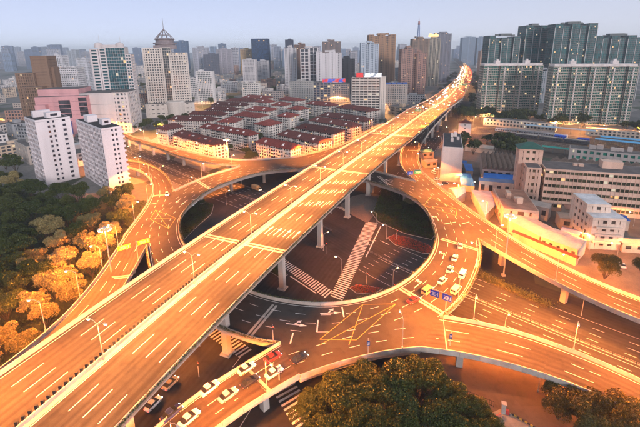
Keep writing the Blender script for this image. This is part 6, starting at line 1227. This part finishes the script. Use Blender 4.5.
for i in range(120):
    t=lerp(430,1500,(i/120)**1.15)+rng.uniform(-6,6); left=i%2==0; o=rng.choice((-12.4,-8.8,-5.2,-2.4)) if left else rng.choice((3.6,7.1,10.8,14.2))
    p=at_s(offset(MAIN,o),ms,t); d=tang(MAIN,ms,t)*(-1 if left else 1); cc=rng.choice(cl)
    q=copy_tree(FC[cc]) if cc in FC else far_car(COLS[cc]); FC.setdefault(cc,q); q.location=(p[0],p[1],20.02); q.rotation_euler=(0,0,math.atan2(d[1],d[0]))
    tag(q,(cc+' car with lit headlights coming down the far left carriageway' if left else cc+' car with red tail lights driving away on the far right carriageway'),'car','oncoming far '+cc+' cars' if left else 'departing far '+cc+' cars')
# ------------------------------------------------------------------ signs and signals
def sign_board(name,x,y,z,ang,boards,h,label,arm=0):
    t=empty(name,(x,y,z),ang,label=label,cat='road sign'); mb=MB(); mb.tube((0,0,0),(0,0,h),.14,.1,8)
    if arm: mb.tube((0,0,h-.3),(arm,0,h-.1),.09,.07,6)
    mb.build('post',POSTM,t)
    for (x0,z0,w_,h_,colr) in boards:
        mb=MB(); mb.box(x0,-.16,z0,z0+h_,w_,.08); bd=mb.build('panel',surf(colr,.4,.5,.08),t)
        mb=MB()
        for k in range(3): mb.box(x0-w_*.1+(k%2)*w_*.08,-.215,z0+h_*(.2+.22*k),z0+h_*(.2+.22*k)+h_*.09,w_*.5,.02)
        mb.box(x0+w_*.36,-.215,z0+h_*.2,z0+h_*.75,w_*.06,.02); mb.build('lettering',PAINT,bd)
    return t
sign_board('gantry_sign',-68.2,131,9.6,R(38),[(-4.2,5.2,4.2,1.7,(.75,.55,.02)),(2.6,5.2,4.2,1.7,(.75,.55,.02))],7,'pair of yellow road sign panels on one post on the left ramp',5)
sign_board('gantry_sign',35.6,97.6,9.4,R(-35),[(-3.4,4.6,2.6,2.0,(.02,.05,.42)),(.2,4.6,2.6,2.0,(.02,.05,.42))],7,'pair of blue road sign panels at the outer rim of the ring',-5)
sign_board('gantry_sign',54.6,216.5,9.4,R(10),[(-2.4,3.6,3.2,2.0,(.02,.08,.5)),(2.0,4.0,4.0,2.0,(.02,.28,.12))],6.5,'blue and green road sign panels where the right ramp meets the ring',4)
sign_board('gantry_sign',100,372,20.5,R(-22),[(-5,4.6,6,2.4,(.02,.30,.12))],7.5,'green direction sign over the far right carriageway',-8)
sign_board('gantry_sign',243,640,20.5,R(-22),[(-5,4.6,8,3,(.02,.34,.12))],8,'small green direction sign near the road bend',-9)
for x,y,z,a,lb in((-10.2,75,9.6,30,'small blue sign on a dark post beside the white cars'),(11.5,83.2,9.4,10,'small blue sign on the parapet above the dark trees'),(33,85.4,9.3,0,'small blue sign on the parapet at the bottom ramp joint')):
    sign_board('small_sign',x,y,z,R(a),[(0,2.2,.75,1.5,(.02,.05,.22))],4.2,lb)
def signal(x,y,z,ang,label,h=5):
    t=empty('traffic_signal',(x,y,z),ang,label=label,cat='traffic light'); mb=MB(); mb.tube((0,0,0),(0,0,h),.11,.08,8); mb.build('post',POSTM,t); mb=MB(); mb.box(.1,-.2,h-1.3,h-.1,.42,.3); hs2=mb.build('signal_head',DARK,t)
    mb=MB(); mb.tube((.1,-.36,h-.35),(.1,-.4,h-.35),.13,n=10); mb.build('red_light',emit((1,.05,.02),6),hs2)
for x,y,z,a,lb in((-13,87.5,9.6,20,'traffic signal at the planter tip beside the bottom ramp'),(16.5,127,.15,30,'traffic signal standing in the small red flower island'),(25,120,.0,30,'traffic signal with green lamp behind the ring parapet'),(34,161,.15,30,'traffic signal pole in the larger red flower island'),(-33,86,.0,20,'camera and signal pole beside the bottom left ramp'),(-36,97,0,20,'red traffic signal below the main viaduct near its pier'),(2,150,0,0,'traffic signal under the main viaduct by the left zebra')):
    signal(x,y,z,R(a),lb)
# gate yard at the bottom right
mb=MB(); mb.prism([(28,66),(37,73),(43,75.5),(50,68),(56,60),(40,56)],0,.06); mb.build('yard_paving',surf((.24,.22,.2),.85,.5,.35),kind='structure')
wl=empty('garden_wall',label='low curved wall with red coping at the bottom yard',cat='wall'); mb=MB(); q=np.array([(29.5,66.2,0),(33,69.5,0),(37,71.8,0),(41.5,73.4,0)]); parapet(mb,q,1,1.1,.35,2.2,.03,0); mb.build('coping',surf((.40,.13,.09),.8,.6,.3),wl)
gt=empty('gate_post',(42.6,74.3,0),R(-20),label='white gate pier with red base at the bottom yard entrance',cat='gate'); mb=MB(); mb.box(0,0,0,2.6,.9,.9); mb.box(0,0,2.6,2.8,1.1,1.1); mb.build('pier',PALE,gt); mb=MB(); mb.box(.9,0,0,1.1,.7,.7); mb.build('barrier_box',surf((.5,.06,.05),.5,.6,.2),gt)
br=empty('barrier',label='black and yellow striped barrier at the yard entrance',cat='barrier'); 
for k in range(14):
    mb=MB(); f=k/14; mb.box(0,0,.5,.85,.56,.2,R(-43),lerp(44.3,50.2,f),lerp(73.2,67.6,f)); mb.build('stripe',PAINT_Y if k%2 else DARK,br)
mb=MB(); mb.box(0,0,0,.6,.3,.3,0,44,73.4); mb.box(0,0,0,.6,.3,.3,0,50.3,67.4); mb.build('support',STEEL,br)
fn=empty('iron_fence',label='dark iron fence beside the bottom dark trees below the ramp',cat='fence'); mb=MB(); q=resamp(np.array([(29,83,0),(35,79.5,0),(41,75.8,0)]),.5)
for p in q: mb.box(p[0],p[1],0,1.7,.06,.06)
mb.build('bars',DARK,fn,kind='stuff'); mb=MB()
for zz in(.3,1.6): mb.tube((29,83,zz),(41,75.8,zz),.05,n=4)
mb.build('rail',DARK,fn)
# ------------------------------------------------------------------ haze
mb=MB(); mb.box(0,2600,-1,165,9000,7000); hz=mb.mesh('haze',[]); m=bpy.data.materials.new('haze'); m.use_nodes=True; n=m.node_tree; n.nodes.clear()
pv_=n.nodes.new('ShaderNodeVolumePrincipled'); pv_.inputs['Color'].default_value=(.80,.90,1,1); pv_.inputs['Density'].default_value=.00019; pv_.inputs['Anisotropy'].default_value=.1; o_=n.nodes.new('ShaderNodeOutputMaterial'); n.links.new(pv_.outputs[0],o_.inputs['Volume'])
hz.materials.append(m); obj('haze',hz,kind='stuff',label='thin blue evening haze over the city',cat='haze')
